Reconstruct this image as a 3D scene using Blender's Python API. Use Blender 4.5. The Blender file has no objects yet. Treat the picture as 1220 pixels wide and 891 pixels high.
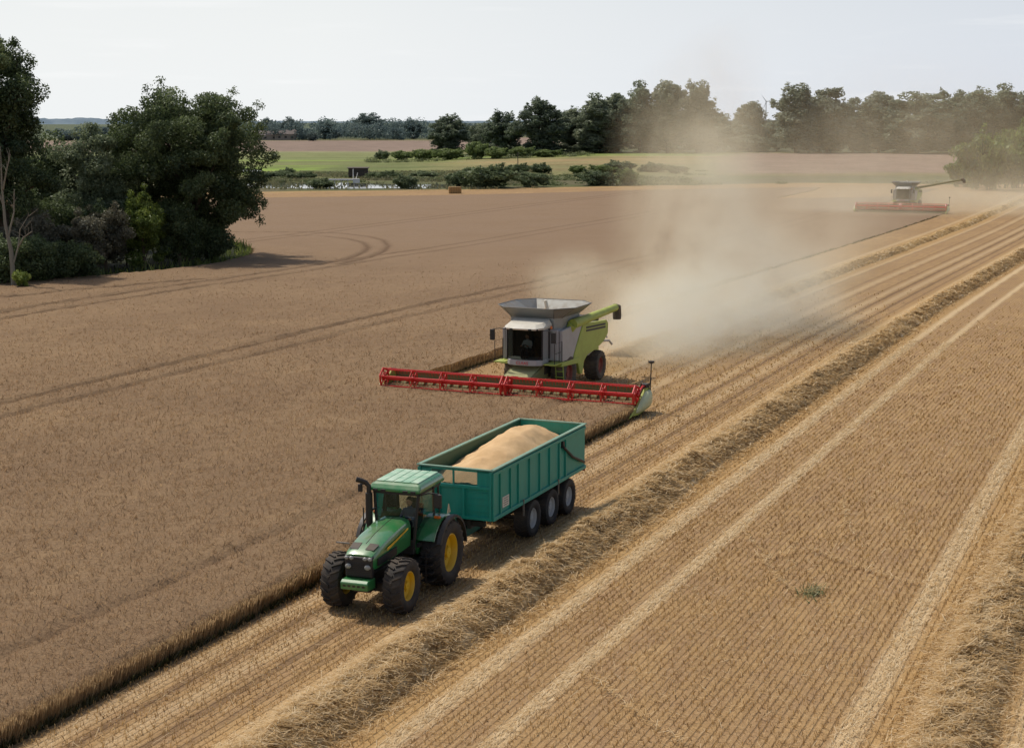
import bpy, bmesh, math, random
import numpy as np
from mathutils import Vector, Matrix

# ------------------------------------------------------------------ scene, camera
scene = bpy.context.scene
COL = scene.collection
R = math.radians
PI = math.pi
rng = np.random.default_rng(7)

F_PX, CAM_H, PITCH, YAW = 1869.0, 13.67, 0.16, R(23.4)
CY, SY = math.cos(YAW), math.sin(YAW)

def c2w(X, Y):
    """view-aligned ground coordinates (right, forward) -> world; the crop rows run along world Y"""
    return X * CY - Y * SY, X * SY + Y * CY

def w2c(x, y):
    return x * CY + y * SY, -x * SY + y * CY

def sstep(a, b, x):
    t = np.clip((x - a) / (b - a), 0, 1)
    return t * t * (3 - 2 * t)

def terrain_z(x, y):
    X, Y = w2c(x, y)
    hill = 2.7 * sstep(350, 545, Y) * sstep(-60, 45, X)
    far = 6.0 * sstep(1500, 4000, Y)
    return hill + far

def spot(px, Y):
    """a ground point at distance Y in the direction of column px"""
    d = Y * math.cos(PITCH) + CAM_H * math.sin(PITCH)
    X = (px - 610) / F_PX * d
    x, y = c2w(X, Y)
    return float(x), float(y), float(terrain_z(x, y))

def ground(px, py):
    a = (px - 610) / F_PX; b = -(py - 445.5) / F_PX
    dy = math.cos(PITCH) + b * math.sin(PITCH); dz = -math.sin(PITCH) + b * math.cos(PITCH)
    t = -CAM_H / dz
    return c2w(a * t, dy * t)

# ------------------------------------------------------------------ object helpers
def tag(o, label=None, cat=None, group=None, kind=None):
    if label: o['label'] = label
    if cat: o['category'] = cat
    if group: o['group'] = group
    if kind: o['kind'] = kind
    return o

def empty(name, loc=(0, 0, 0), rz=0.0, label=None, cat=None, group=None):
    o = bpy.data.objects.new(name, None)
    o.empty_display_size = 0.3
    COL.objects.link(o); o.location = loc; o.rotation_euler = (0, 0, rz)
    return tag(o, label, cat, group)

def copy_tree(o, parent=None):
    c = o.copy(); COL.objects.link(c)
    if parent is not None: c.parent = parent
    for ch in list(o.children): copy_tree(ch, c)
    return c

class MB:
    """collects simple shapes and links them as one mesh object"""
    def __init__(s): s.v = []; s.f = []
    def add(s, vs, fs):
        n = len(s.v); s.v += [tuple(map(float, q)) for q in vs]; s.f += [[i + n for i in f] for f in fs]; return s
    def box(s, c, d, rot=None):
        x, y, z = d[0] / 2, d[1] / 2, d[2] / 2
        vs = [Vector(q) for q in ((-x,-y,-z),(x,-y,-z),(x,y,-z),(-x,y,-z),(-x,-y,z),(x,-y,z),(x,y,z),(-x,y,z))]
        if rot is not None: vs = [rot @ q for q in vs]
        vs = [q + Vector(c) for q in vs]
        return s.add(vs, [(0,3,2,1),(4,5,6,7),(0,1,5,4),(1,2,6,5),(2,3,7,6),(3,0,4,7)])
    def hexa(s, vs):
        return s.add(vs, [(0,3,2,1),(4,5,6,7),(0,1,5,4),(1,2,6,5),(2,3,7,6),(3,0,4,7)])
    def quad(s, *vs): return s.add(vs, [tuple(range(len(vs)))])
    def prism(s, prof, axis, a, b):
        n = len(prof)
        def P(q, t): return {'x': (t, q[0], q[1]), 'y': (q[0], t, q[1]), 'z': (q[0], q[1], t)}[axis]
        vs = [P(q, a) for q in prof] + [P(q, b) for q in prof]
        fs = [tuple(range(n))[::-1], tuple(range(n, 2 * n))] + [(i, (i + 1) % n, n + (i + 1) % n, n + i) for i in range(n)]
        return s.add(vs, fs)
    def loft(s, rings, cap=True, closed=True):
        n = len(rings[0]); vs = [q for r in rings for q in r]; fs = []
        for k in range(len(rings) - 1):
            for i in range(n if closed else n - 1):
                j = (i + 1) % n
                fs.append((k * n + i, k * n + j, (k + 1) * n + j, (k + 1) * n + i))
        if cap and closed:
            fs.append(tuple(range(n))[::-1]); fs.append(tuple(range((len(rings) - 1) * n, len(rings) * n)))
        return s.add(vs, fs)
    def tube(s, pts, r, seg=8, cap=True):
        pts = [Vector(q) for q in pts]; n = len(pts)
        rr = [r] * n if not hasattr(r, '__len__') else list(r)
        rings = []; u = None
        for i, q in enumerate(pts):
            t = (pts[min(i + 1, n - 1)] - pts[max(i - 1, 0)]).normalized()
            if u is None:
                u = t.cross(Vector((0, 0, 1)))
                if u.length < 1e-3: u = Vector((1, 0, 0))
                u.normalize()
            u = (u - t * u.dot(t))
            if u.length < 1e-6: u = t.orthogonal()
            u.normalize(); w = t.cross(u)
            rings.append([q + (u * math.cos(2*PI*k/seg) + w * math.sin(2*PI*k/seg)) * rr[i] for k in range(seg)])
        return s.loft(rings, cap)
    def lathe(s, prof, c=(0,0,0), axis='y', seg=32):
        """prof: list of (radius, offset along axis), open profile"""
        rings = []
        for r, h in prof:
            ring = []
            for k in range(seg):
                a = 2 * PI * k / seg; p, q = r * math.cos(a), r * math.sin(a)
                v = {'y': (p, h, q), 'x': (h, p, q), 'z': (p, q, h)}[axis]
                ring.append((v[0] + c[0], v[1] + c[1], v[2] + c[2]))
            rings.append(ring)
        return s.loft(rings, cap=False)
    def build(s, name, mat, parent=None, smooth=None, bevel=0.0, subsurf=0, label=None):
        me = bpy.data.meshes.new(name); me.from_pydata(s.v, [], s.f); me.update()
        bm = bmesh.new(); bm.from_mesh(me); bmesh.ops.recalc_face_normals(bm, faces=bm.faces); bm.to_mesh(me); bm.free()
        o = bpy.data.objects.new(name, me); COL.objects.link(o); me.materials.append(mat)
        if parent is not None: o.parent = parent
        if smooth is not None:
            me.polygons.foreach_set('use_smooth', [True] * len(me.polygons))
            me.set_sharp_from_angle(angle=R(smooth))
        if bevel:
            m = o.modifiers.new('bevel', 'BEVEL'); m.width = bevel; m.segments = 2; m.limit_method = 'ANGLE'; m.angle_limit = R(35)
            m.harden_normals = False
        if subsurf:
            m = o.modifiers.new('sub', 'SUBSURF'); m.levels = subsurf; m.render_levels = subsurf
        if label: o['label'] = label
        return o

def mesh_np(name, V, F, mat, tint=None, parent=None, smooth=False):
    """V (n,3) vertices, F (m,k) faces all with k corners, tint (m,) per-face value"""
    V = np.ascontiguousarray(V, dtype=np.float32); F = np.ascontiguousarray(F, dtype=np.int32)
    me = bpy.data.meshes.new(name); m, k = F.shape
    me.vertices.add(len(V)); me.vertices.foreach_set('co', V.ravel())
    me.loops.add(m * k); me.loops.foreach_set('vertex_index', F.ravel())
    me.polygons.add(m)
    me.polygons.foreach_set('loop_start', np.arange(0, m * k, k, dtype=np.int32))
    if smooth: me.polygons.foreach_set('use_smooth', np.ones(m, dtype=bool))
    me.update(calc_edges=True)
    if tint is not None:
        at = me.attributes.new('tint', 'FLOAT', 'FACE'); at.data.foreach_set('value', np.ascontiguousarray(tint, dtype=np.float32))
    o = bpy.data.objects.new(name, me); COL.objects.link(o); me.materials.append(mat)
    if parent is not None: o.parent = parent
    return o

# value noise for geometry (numpy)
def vnoise(x, y, seed=0):
    xi = np.floor(x).astype(np.int64); yi = np.floor(y).astype(np.int64)
    xf = x - xi; yf = y - yi
    def h(a, b):
        n = (a * 374761393 + b * 668265263 + seed * 974711) & 0x7fffffff
        n = (n ^ (n >> 13)) * 1274126177 & 0x7fffffff
        return ((n ^ (n >> 16)) & 0xffff) / 65535.0
    u = xf * xf * (3 - 2 * xf); v = yf * yf * (3 - 2 * yf)
    return (h(xi, yi) * (1 - u) + h(xi + 1, yi) * u) * (1 - v) + (h(xi, yi + 1) * (1 - u) + h(xi + 1, yi + 1) * u) * v

def fbm(x, y, seed=0, oct=4):
    s = 0; a = 0.5; t = 0
    for k in range(oct):
        s = s + a * vnoise(x * 2 ** k, y * 2 ** k, seed + k * 17); t += a; a *= 0.5
    return s / t

# ------------------------------------------------------------------ material helpers
class NT:
    def __init__(s, name):
        s.m = bpy.data.materials.new(name); s.m.use_nodes = True
        s.t = s.m.node_tree; s.n = s.t.nodes; s.l = s.t.links
        s.n.clear(); s.out = s.n.new('ShaderNodeOutputMaterial')
    def node(s, t, **kw):
        n = s.n.new('ShaderNode' + t)
        for k, v in kw.items():
            if hasattr(n, k): setattr(n, k, v)
        return n
    def link(s, a, b): s.l.new(a, b)
    def val(s, sock, v):
        if hasattr(v, 'is_output') or isinstance(v, bpy.types.NodeSocket): s.l.new(v, sock)
        else: sock.default_value = v
    def coord(s, kind='Object'):
        return s.node('TexCoord').outputs[kind]
    def pos(s): return s.node('NewGeometry').outputs['Position']
    def mapping(s, vec, scale=(1,1,1), loc=(0,0,0)):
        n = s.node('Mapping'); s.l.new(vec, n.inputs['Vector']); n.inputs['Scale'].default_value = scale; n.inputs['Location'].default_value = loc
        return n.outputs[0]
    def noise(s, vec, scale, detail=4, rough=0.55, dist=0.0):
        n = s.node('TexNoise'); s.l.new(vec, n.inputs['Vector'])
        n.inputs['Scale'].default_value = scale; n.inputs['Detail'].default_value = detail
        n.inputs['Roughness'].default_value = rough; n.inputs['Distortion'].default_value = dist
        return n.outputs['Fac']
    def math(s, op, a, b=0.0, c=None, clamp=False):
        n = s.node('Math', operation=op); n.use_clamp = clamp
        s.val(n.inputs[0], a); s.val(n.inputs[1], b)
        if c is not None: s.val(n.inputs[2], c)
        return n.outputs[0]
    def ss(s, x, a, b):
        n = s.node('MapRange'); n.interpolation_type = 'SMOOTHSTEP'; n.clamp = True
        s.val(n.inputs['Value'], x); n.inputs['From Min'].default_value = a; n.inputs['From Max'].default_value = b
        return n.outputs['Result']
    def remap(s, x, a, b, c, d):
        n = s.node('MapRange'); n.clamp = True
        s.val(n.inputs['Value'], x)
        for k, v in zip(('From Min','From Max','To Min','To Max'), (a, b, c, d)): n.inputs[k].default_value = v
        return n.outputs['Result']
    def mix(s, fac, a, b, mode='MIX'):
        n = s.node('Mix', data_type='RGBA', blend_type=mode); s.val(n.inputs['Factor'], fac)
        for sock, v in ((n.inputs[6], a), (n.inputs[7], b)):
            if isinstance(v, bpy.types.NodeSocket): s.l.new(v, sock)
            else: sock.default_value = tuple(v)[:3] + (1,)
        return n.outputs[2]
    def ramp(s, x, stops):
        n = s.node('ValToRGB'); s.val(n.inputs[0], x); e = n.color_ramp.elements
        while len(e) < len(stops): e.new(0.5)
        for q, (p, c) in zip(e, stops): q.position = p; q.color = tuple(c)[:3] + (1,)
        return n.outputs['Color']
    def attr(s, name): 
        n = s.node('Attribute'); n.attribute_name = name; return n.outputs['Fac']
    def acol(s, name):
        n = s.node('Attribute'); n.attribute_name = name; return n.outputs['Color']
    def bsdf(s, col, rough=0.6, metal=0.0, spec=0.5, coat=0.0, bump=None, bump_s=0.3, bump_d=0.02):
        b = s.node('BsdfPrincipled'); 
        if isinstance(col, bpy.types.NodeSocket): s.l.new(col, b.inputs['Base Color'])
        else: b.inputs['Base Color'].default_value = tuple(col)[:3] + (1,)
        s.val(b.inputs['Roughness'], rough); s.val(b.inputs['Metallic'], metal)
        b.inputs['Specular IOR Level'].default_value = spec
        b.inputs['Coat Weight'].default_value = coat
        if bump is not None:
            n = s.node('Bump'); s.l.new(bump, n.inputs['Height']); n.inputs['Strength'].default_value = bump_s; n.inputs['Distance'].default_value = bump_d
            s.l.new(n.outputs[0], b.inputs['Normal'])
        s.l.new(b.outputs[0], s.out.inputs['Surface'])
        return b

def srgb(r, g, b):
    def f(c):
        c /= 255.0
        return c / 12.92 if c <= 0.04045 else ((c + 0.055) / 1.055) ** 2.4
    return (f(r), f(g), f(b))

DUST = srgb(150, 128, 100)
def paint(name, col, rough=0.4, dust=0.35, metal=0.0, coat=0.0, spec=0.5, scale=2.0, dustcol=DUST, streak=0.0):
    """painted or plastic surface with fine grime and settled dust on upward faces"""
    t = NT(name); c = t.coord()
    n1 = t.noise(c, scale, 5, 0.65); n2 = t.noise(c, scale * 9, 3, 0.6)
    up = t.node('SeparateXYZ'); t.link(t.node('NewGeometry').outputs['Normal'], up.inputs[0])
    u = t.remap(up.outputs['Z'], -0.2, 1.0, 0.35, 1.0)
    d = t.math('MULTIPLY', t.math('MULTIPLY', t.ss(n1, 0.3, 0.75), u), dust)
    d = t.math('ADD', d, t.math('MULTIPLY', n2, dust * 0.25), clamp=True)
    cc = t.mix(d, col, dustcol)
    if streak:      # rain streaks, faded patches and a little rust along the lower edges
        s1 = t.noise(t.mapping(c, (5, 5, .5)), 1.6, 5, .7); s2 = t.noise(t.mapping(c, (1, 1, 1)), 3.5, 6, .75)
        cc = t.mix(t.math('MULTIPLY', t.ss(s1, .48, .72), streak), cc, tuple(x * .55 + .03 for x in col))
        cc = t.mix(t.math('MULTIPLY', t.ss(s1, .50, .30), streak * .7), cc, tuple(min(1, x * 1.25 + .05) for x in col))
        cc = t.mix(t.math('MULTIPLY', t.ss(s2, .64, .76), streak * 1.3, clamp=True), cc, srgb(122, 92, 68))
    t.bsdf(cc, t.remap(d, 0, 0.5, rough, min(1.0, rough + 0.35)), metal, spec, coat, bump=n2, bump_s=0.06, bump_d=0.01)
    return t.m

def glass(name, tint=(0.32, 0.38, 0.36), gloss=0.10, ior=1.42):
    t = NT(name)
    tr = t.node('BsdfTransparent'); tr.inputs[0].default_value = tint + (1,)
    gl = t.node('BsdfGlossy'); gl.inputs['Color'].default_value = (0.9, 0.95, 0.95, 1); gl.inputs['Roughness'].default_value = 0.04
    fr = t.node('Fresnel'); fr.inputs['IOR'].default_value = ior
    mx = t.node('MixShader'); t.link(t.math('ADD', fr.outputs[0], gloss * 0.3, clamp=True), mx.inputs[0])
    t.link(tr.outputs[0], mx.inputs[1]); t.link(gl.outputs[0], mx.inputs[2]); t.link(mx.outputs[0], t.out.inputs['Surface'])
    return t.m
# ------------------------------------------------------------------ camera
cam = bpy.data.cameras.new('camera'); camo = bpy.data.objects.new('camera', cam); COL.objects.link(camo)
camo.location = (0, 0, CAM_H); camo.rotation_euler = (PI / 2 - PITCH, 0, YAW)
cam.sensor_width = 36; cam.lens = 36 * F_PX / 1220; cam.clip_start = 0.5; cam.clip_end = 20000
scene.camera = camo

# ------------------------------------------------------------------ light
SUN_EL = R(57)
SUN_DIR = Vector((-0.95, 0.31, 0)).normalized()          # from the scene towards the sun, on the ground plane
sd = Vector((SUN_DIR.x * math.cos(SUN_EL), SUN_DIR.y * math.cos(SUN_EL), math.sin(SUN_EL)))
sl = bpy.data.lights.new('sun', 'SUN'); sl.energy = SUN_E = 2.9; sl.angle = R(0.9); sl.color = (1.0, 0.93, 0.82)
so = bpy.data.objects.new('sun', sl); COL.objects.link(so); so.rotation_euler = sd.to_track_quat('Z', 'Y').to_euler(); so.location = (0, 0, 60)

w = bpy.data.worlds.new('World'); scene.world = w; w.use_nodes = True
nt = w.node_tree; nt.nodes.clear()
out = nt.nodes.new('ShaderNodeOutputWorld'); bg = nt.nodes.new('ShaderNodeBackground')
sky = nt.nodes.new('ShaderNodeTexSky'); sky.sky_type = 'NISHITA'; sky.sun_disc = False
sky.sun_elevation = SUN_EL; sky.sun_rotation = math.atan2(SUN_DIR.x, SUN_DIR.y)
sky.air_density = 1.0; sky.dust_density = 3.0; sky.ozone_density = 1.0; sky.altitude = 30
tc = nt.nodes.new('ShaderNodeTexCoord'); sep = nt.nodes.new('ShaderNodeSeparateXYZ'); nt.links.new(tc.outputs['Generated'], sep.inputs[0])
# thin high haze that whitens the lowest degrees of the sky, with faint cirrus streaks
mr = nt.nodes.new('ShaderNodeMapRange'); mr.interpolation_type = 'SMOOTHSTEP'; nt.links.new(sep.outputs['Z'], mr.inputs['Value'])
mr.inputs['From Min'].default_value = 0.0; mr.inputs['From Max'].default_value = 0.38; mr.inputs['To Min'].default_value = 0.93; mr.inputs['To Max'].default_value = 0.0
mp = nt.nodes.new('ShaderNodeMapping'); nt.links.new(tc.outputs['Generated'], mp.inputs[0]); mp.inputs['Scale'].default_value = (5, 5, 60)
nz = nt.nodes.new('ShaderNodeTexNoise'); nt.links.new(mp.outputs[0], nz.inputs['Vector']); nz.inputs['Scale'].default_value = 1.6; nz.inputs['Detail'].default_value = 6
cr = nt.nodes.new('ShaderNodeMapRange'); cr.interpolation_type = 'SMOOTHSTEP'; nt.links.new(nz.outputs['Fac'], cr.inputs['Value'])
cr.inputs['From Min'].default_value = 0.56; cr.inputs['From Max'].default_value = 0.78; cr.inputs['To Min'].default_value = 0.0; cr.inputs['To Max'].default_value = 0.4
# haze colour: brighter toward the sun side (left), a little bluer to the right
dt = nt.nodes.new('ShaderNodeVectorMath'); dt.operation = 'DOT_PRODUCT'; nt.links.new(tc.outputs['Generated'], dt.inputs[0])
lv = c2w(-1, 0); dt.inputs[1].default_value = (lv[0], lv[1], 0)
hr = nt.nodes.new('ShaderNodeMapRange'); nt.links.new(dt.outputs['Value'], hr.inputs['Value'])
hr.inputs['From Min'].default_value = -0.33; hr.inputs['From Max'].default_value = 0.12
hz = nt.nodes.new('ShaderNodeMix'); hz.data_type = 'RGBA'; nt.links.new(hr.outputs[0], hz.inputs['Factor'])
SKS = 0.10
def hc(c): 
    q = srgb(*c); return tuple(v / SKS for v in q) + (1,)
hz.inputs[6].default_value = hc((225, 231, 240)); hz.inputs[7].default_value = hc((247, 250, 251))
m1 = nt.nodes.new('ShaderNodeMix'); m1.data_type = 'RGBA'; nt.links.new(mr.outputs[0], m1.inputs['Factor'])
nt.links.new(sky.outputs[0], m1.inputs[6]); nt.links.new(hz.outputs[2], m1.inputs[7])
m2 = nt.nodes.new('ShaderNodeMix'); m2.data_type = 'RGBA'; nt.links.new(cr.outputs[0], m2.inputs['Factor'])
nt.links.new(m1.outputs[2], m2.inputs[6]); m2.inputs[7].default_value = hc((252, 253, 253))
nt.links.new(m2.outputs[2], bg.inputs['Color']); bg.inputs['Strength'].default_value = SKS
nt.links.new(bg.outputs[0], out.inputs['Surface'])

scene.view_settings.view_transform = 'Standard'; scene.view_settings.look = 'None'; scene.view_settings.exposure = 0
scene.render.engine = 'CYCLES'
cy = scene.cycles
cy.use_denoising = True
try: cy.denoiser = 'OPENIMAGEDENOISE'
except Exception: pass
cy.max_bounces = 6; cy.diffuse_bounces = 2; cy.glossy_bounces = 2; cy.transmission_bounces = 3; cy.volume_bounces = 2; cy.transparent_max_bounces = 16
cy.caustics_reflective = False; cy.caustics_refractive = False
cy.volume_step_rate = 1.0; cy.volume_max_steps = 256
cy.use_adaptive_sampling = True; cy.adaptive_threshold = 0.015
# ------------------------------------------------------------------ field layout (world: rows along Y)
EDGE = -23.45           # edge of the standing crop
EDGE2 = -36.75          # crop edge left behind the nearer combine
HEAD_Y = 69.3           # where the nearer combine is cutting
EDGE3 = -50.45; HEAD2_Y = 240.6

def bend(y):
    """the rows drift gently to the right in the far half of the field"""
    return 2.7 * sstep(90, 235, y)

def far_edge(X, Y):
    """distance of the far field boundary in the direction X/Y"""
    r = X / np.maximum(Y, 1e-3)
    px = 610 + F_PX * r
    return np.interp(px, [-400, 0, 330, 540, 800, 950, 1130, 1500], [275, 285, 303, 312, 334, 346, 340, 330])

WOOD = [ground(*q) for q in ((-230, 372), (-100, 357), (0, 345), (100, 336), (200, 326), (262, 317), (299, 306), (303, 299), (285, 291), (200, 284), (0, 278), (-230, 275))]
HEADLAND = [ground(*q) for q in ((925, 236.5), (1000, 236), (1085, 234), (1085, 216), (985, 219), (970, 227))]
def in_poly(x, y, poly):
    ins = np.zeros(np.shape(x), dtype=bool); n = len(poly)
    for i in range(n):
        x1, y1 = poly[i]; x2, y2 = poly[(i + 1) % n]
        c = ((y1 > y) != (y2 > y)) & (x < (x2 - x1) * (y - y1) / (y2 - y1 + 1e-12) + x1)
        ins ^= c
    return ins

def poly_dist(x, y, pts):
    d = np.full(np.shape(x), 1e9)
    for (x1, y1), (x2, y2) in zip(pts[:-1], pts[1:]):
        dx, dy = x2 - x1, y2 - y1
        t = np.clip(((x - x1) * dx + (y - y1) * dy) / (dx * dx + dy * dy), 0, 1)
        d = np.minimum(d, np.hypot(x - x1 - t * dx, y - y1 - t * dy))
    return d

def is_crop(x, y):
    X, Y = w2c(x, y)
    m = (x < EDGE) & (Y > 8) & (Y < far_edge(X, Y) - 14 - 9 * fbm(x * 0.02, y * 0.02, 3)) & (np.abs(X) < 0.43 * Y + 3)
    xb = x - bend(y)
    m &= ~((xb > EDGE2) & (y > HEAD_Y)) & ~((xb > EDGE3) & (y > HEAD2_Y))
    return m & ~in_poly(x, y, WOOD) & ~in_poly(x, y, HEADLAND)

# ------------------------------------------------------------------ terrain: one sheet to the horizon, meadows coloured by place
ang = np.unique(np.concatenate([np.linspace(-180, -40, 15), np.linspace(-40, 40, 321), np.linspace(40, 180, 15)]))[:-1]
dist = np.concatenate([np.linspace(4, 296, 16), np.linspace(300, 724, 107), np.geomspace(732, 15000, 70)])
A, D = np.meshgrid(np.radians(ang), dist)
TX, TY = D * np.sin(A), D * np.cos(A)
wx, wy = c2w(TX, TY)
Z = terrain_z(wx, wy) - 0.03
V = np.stack([wx, wy, Z], -1).reshape(-1, 3); na = len(ang); nd = len(dist)
i, j = np.meshgrid(np.arange(nd - 1), np.arange(na), indexing='ij'); j2 = (j + 1) % na
Fq = np.stack([i * na + j, (i + 1) * na + j, (i + 1) * na + j2, i * na + j2], -1).reshape(-1, 4)

PXD = 610 + F_PX * np.clip(TX / np.maximum(TY, 1), -2, 2)
nA = fbm(wx * 0.02, wy * 0.02, 5); nB = fbm(wx * 0.08, wy * 0.08, 9)
def band(lo, hi, soft=8): return sstep(lo - soft, lo + soft, Dn) * (1 - sstep(hi - soft, hi + soft, Dn))
Dn = TY + (nA - 0.5) * 26
colr = np.zeros(TX.shape + (3,)); colr[:] = srgb(116, 112, 78)
def lay(c, m): 
    global colr
    m = np.clip(m, 0, 1)[..., None]; colr = colr * (1 - m) + np.array(srgb(*c)) * m
lay((104, 99, 74), band(296, 420))                                      # reeds round the pond
lay((92, 95, 62), band(296, 420) * sstep(0.5, 0.6, nB))
lf = 1 - sstep(560, 700, PXD)
lay((136, 158, 74), band(408, 560, 14) * lf)                            # bright meadow
lay((110, 118, 72), band(408, 560, 14) * lf * sstep(0.5, 0.62, nA))
lay((126, 132, 86), band(560, 690, 14) * lf)
lay((150, 148, 116), band(686, 700, 3) * (1 - sstep(455, 520, PXD)))
lay((138, 120, 106), band(700, 1090, 5) * (1 - sstep(700, 900, PXD)))   # bare far field
lay((92, 100, 78), sstep(1090, 1300, Dn))
rt = sstep(470, 600, PXD)
lay((152, 134, 96), band(452, 520, 10) * rt)                            # dry grass slope
lay((128, 118, 82), band(395, 455, 12) * rt)
lay((132, 152, 72), band(515, 566, 6) * sstep(600, 690, PXD) * (1 - sstep(850, 980, PXD)))
lay((142, 120, 104), band(408, 548, 8) * sstep(820, 900, PXD))          # ripe field under the right-hand wood
lay((70, 74, 50), band(556, 700, 6) * rt)
lay((168, 138, 96), (1 - sstep(-1, 2, TY - far_edge(TX, TY) - 5)) * (TY > 200))
nS = fbm(TX * 0.012, TY * 0.07, 23); nT = fbm(TX * 0.03, TY * 0.16, 29)
lay((136, 134, 92), .55 * sstep(.52, .66, nS) * (TY > 380) * (TY < 720) * (PXD < 850)); lay((96, 106, 62), .5 * sstep(.54, .68, nT) * (TY > 340) * (TY < 640) * (PXD < 850))
colr *= (0.86 + 0.28 * nB)[..., None]
t = NT('ground'); c = t.pos()
n = t.noise(t.mapping(c, (1, 1, 1)), 0.9, 6, 0.7); n2 = t.noise(c, 0.12, 4, 0.6)
k = t.math('MULTIPLY', t.remap(n, 0.25, 0.75, 0.72, 1.25), t.remap(n2, 0.3, 0.7, 0.85, 1.15))
cc = t.mix(1.0, t.acol('col'), t.mix(k, (0, 0, 0), (1, 1, 1)), 'MULTIPLY')
vm = t.node('VectorMath', operation='SCALE'); t.link(t.acol('col'), vm.inputs[0]); t.link(k, vm.inputs['Scale'])
t.bsdf(vm.outputs[0], 0.95, spec=0.1, bump=n, bump_s=0.6, bump_d=0.25)
terrain = mesh_np('ground', V, Fq, t.m, smooth=True)
ca = terrain.data.attributes.new('col', 'FLOAT_COLOR', 'POINT')
ca.data.foreach_set('color', np.concatenate([colr, np.ones(colr.shape[:2] + (1,))], -1).astype(np.float32).ravel())
tag(terrain, 'rolling farmland with green meadow, reeds and brown fields reaching to the horizon', kind='structure')

# distant wooded hills
def hill_ridge(name, Y, px0, px1, h, seed, label):
    n = 90; v = []; f = []
    for q in range(n):
        px = px0 + (px1 - px0) * q / (n - 1); x, y, z = spot(px, Y)
        e = min(1, q / 10, (n - 1 - q) / 10)
        hh = h * e * (0.6 + 0.55 * float(fbm(q * 0.13, 0.5, seed))) + 2 * float(vnoise(q * 1.7, 3.1, seed)) * e
        x2, y2, _ = spot(px, Y + 500)
        x0, y0, _ = spot(px, Y - 120)
        v += [(x0, y0, z - 4), (x, y, z + hh), (x2, y2, z - 4)]
    for q in range(n - 1):
        for s in (0, 1): f.append((q*3+s, q*3+3+s, q*3+4+s, q*3+1+s))
    t = NT(name); nn = t.noise(t.pos(), 0.02, 5, 0.7)
    t.bsdf(t.mix(t.ss(nn, 0.35, 0.65), srgb(104, 120, 132), srgb(124, 138, 147)), 1.0, spec=0.0)  # bluish distance haze mixed into the ridge colour
    o = MB().add(v, f).build(name, t.m, smooth=80); tag(o, label, kind='structure')
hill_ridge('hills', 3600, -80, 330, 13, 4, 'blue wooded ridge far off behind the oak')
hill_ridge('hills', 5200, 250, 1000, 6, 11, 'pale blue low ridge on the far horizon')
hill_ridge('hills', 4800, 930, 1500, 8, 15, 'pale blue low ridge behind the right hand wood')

# ------------------------------------------------------------------ stubble sheet
ang2 = np.radians(np.linspace(-34, 34, 69)); tt = np.linspace(0, 1, 12) 
A, T = np.meshgrid(ang2, tt); fx = np.sin(A); fy = np.cos(A)
dd = far_edge(fx * 300, fy * 300) / fy; rr = 10 + (dd - 10) * T
sx, sy = c2w(rr * fx, rr * fy)
V = np.stack([sx, sy, np.zeros_like(sx)], -1).reshape(-1, 3); n0 = len(ang2)
i, j = np.meshgrid(np.arange(len(tt) - 1), np.arange(n0 - 1), indexing='ij')
Fq = np.stack([i*n0+j, (i+1)*n0+j, (i+1)*n0+j+1, i*n0+j+1], -1).reshape(-1, 4)

ROW = 0.20
t = NT('stubble'); P = t.pos(); sp = t.node('SeparateXYZ'); t.link(P, sp.inputs[0]); X, Y = sp.outputs[0], sp.outputs[1]
X = t.math('SUBTRACT', X, t.math('MULTIPLY', t.ss(Y, 90, 235), 2.7))
nL = t.noise(t.mapping(P, (1, 0.35, 1)), 0.22, 4, 0.6); nM = t.noise(t.mapping(P, (1, 0.25, 1)), 1.6, 5, 0.65); nF = t.noise(t.mapping(P, (1, 0.5, 1)), 14, 4, 0.7)
wob = t.math('MULTIPLY_ADD', t.math('SUBTRACT', nM, 0.5), 0.09, X)
fr = t.math('FRACT', t.math('DIVIDE', wob, ROW)); tri = t.math('ABSOLUTE', t.math('SUBTRACT', fr, 0.5))
gap = t.math('MULTIPLY', t.ss(tri, 0.26, 0.46), t.remap(nF, 0.3, 0.65, 0.25, 1.0))
base = t.mix(t.ss(nL, 0.3, 0.7), srgb(160, 129, 88), srgb(176, 144, 100))
base = t.mix(t.ss(nM, 0.35, 0.7), base, srgb(156, 126, 92))
base = t.mix(t.math('MULTIPLY', gap, 0.46), base, srgb(104, 82, 62))
base = t.mix(t.math('MULTIPLY', t.ss(nF, 0.5, 0.75), 0.5), base, srgb(212, 184, 140))
# bands along the rows: pale chaff and the painted shine of pressed stubble in wheel tracks, dark tyre lines; each pass of the harvester repeats them
def bandf(c0, hw, amt, col, soft=0.18, nz=None):
    global base
    d = t.math('ABSOLUTE', t.math('SUBTRACT', t.math('MULTIPLY_ADD', t.math('SUBTRACT', nM, 0.5), 0.35, X), c0))
    f = t.math('SUBTRACT', 1.0, t.ss(d, max(hw - soft, 0.0), hw + soft))
    f = t.math('MULTIPLY', t.math('MULTIPLY', f, amt), t.remap(nF, 0.25, 0.6, 0.45, 1.0), clamp=True)
    base = t.mix(f, base, col)
WH = srgb(214, 190, 150); DK = srgb(100, 78, 58); GO = srgb(192, 156, 100)
for s0, wl in ((-17.55, ((1.95, .24, .85), (4.0, .21, .8), (-1.3, .3, .5))), (-4.25, ((-2.1, .27, .8), (1.55, .42, .6))), (-30.3, ((2.0, .3, .4), (-2.0, .3, .4)))):
    bandf(s0, 1.75, 0.55, GO, 0.5)
    for off, hw, am in wl: bandf(s0 + off, hw, am, WH)
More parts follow.
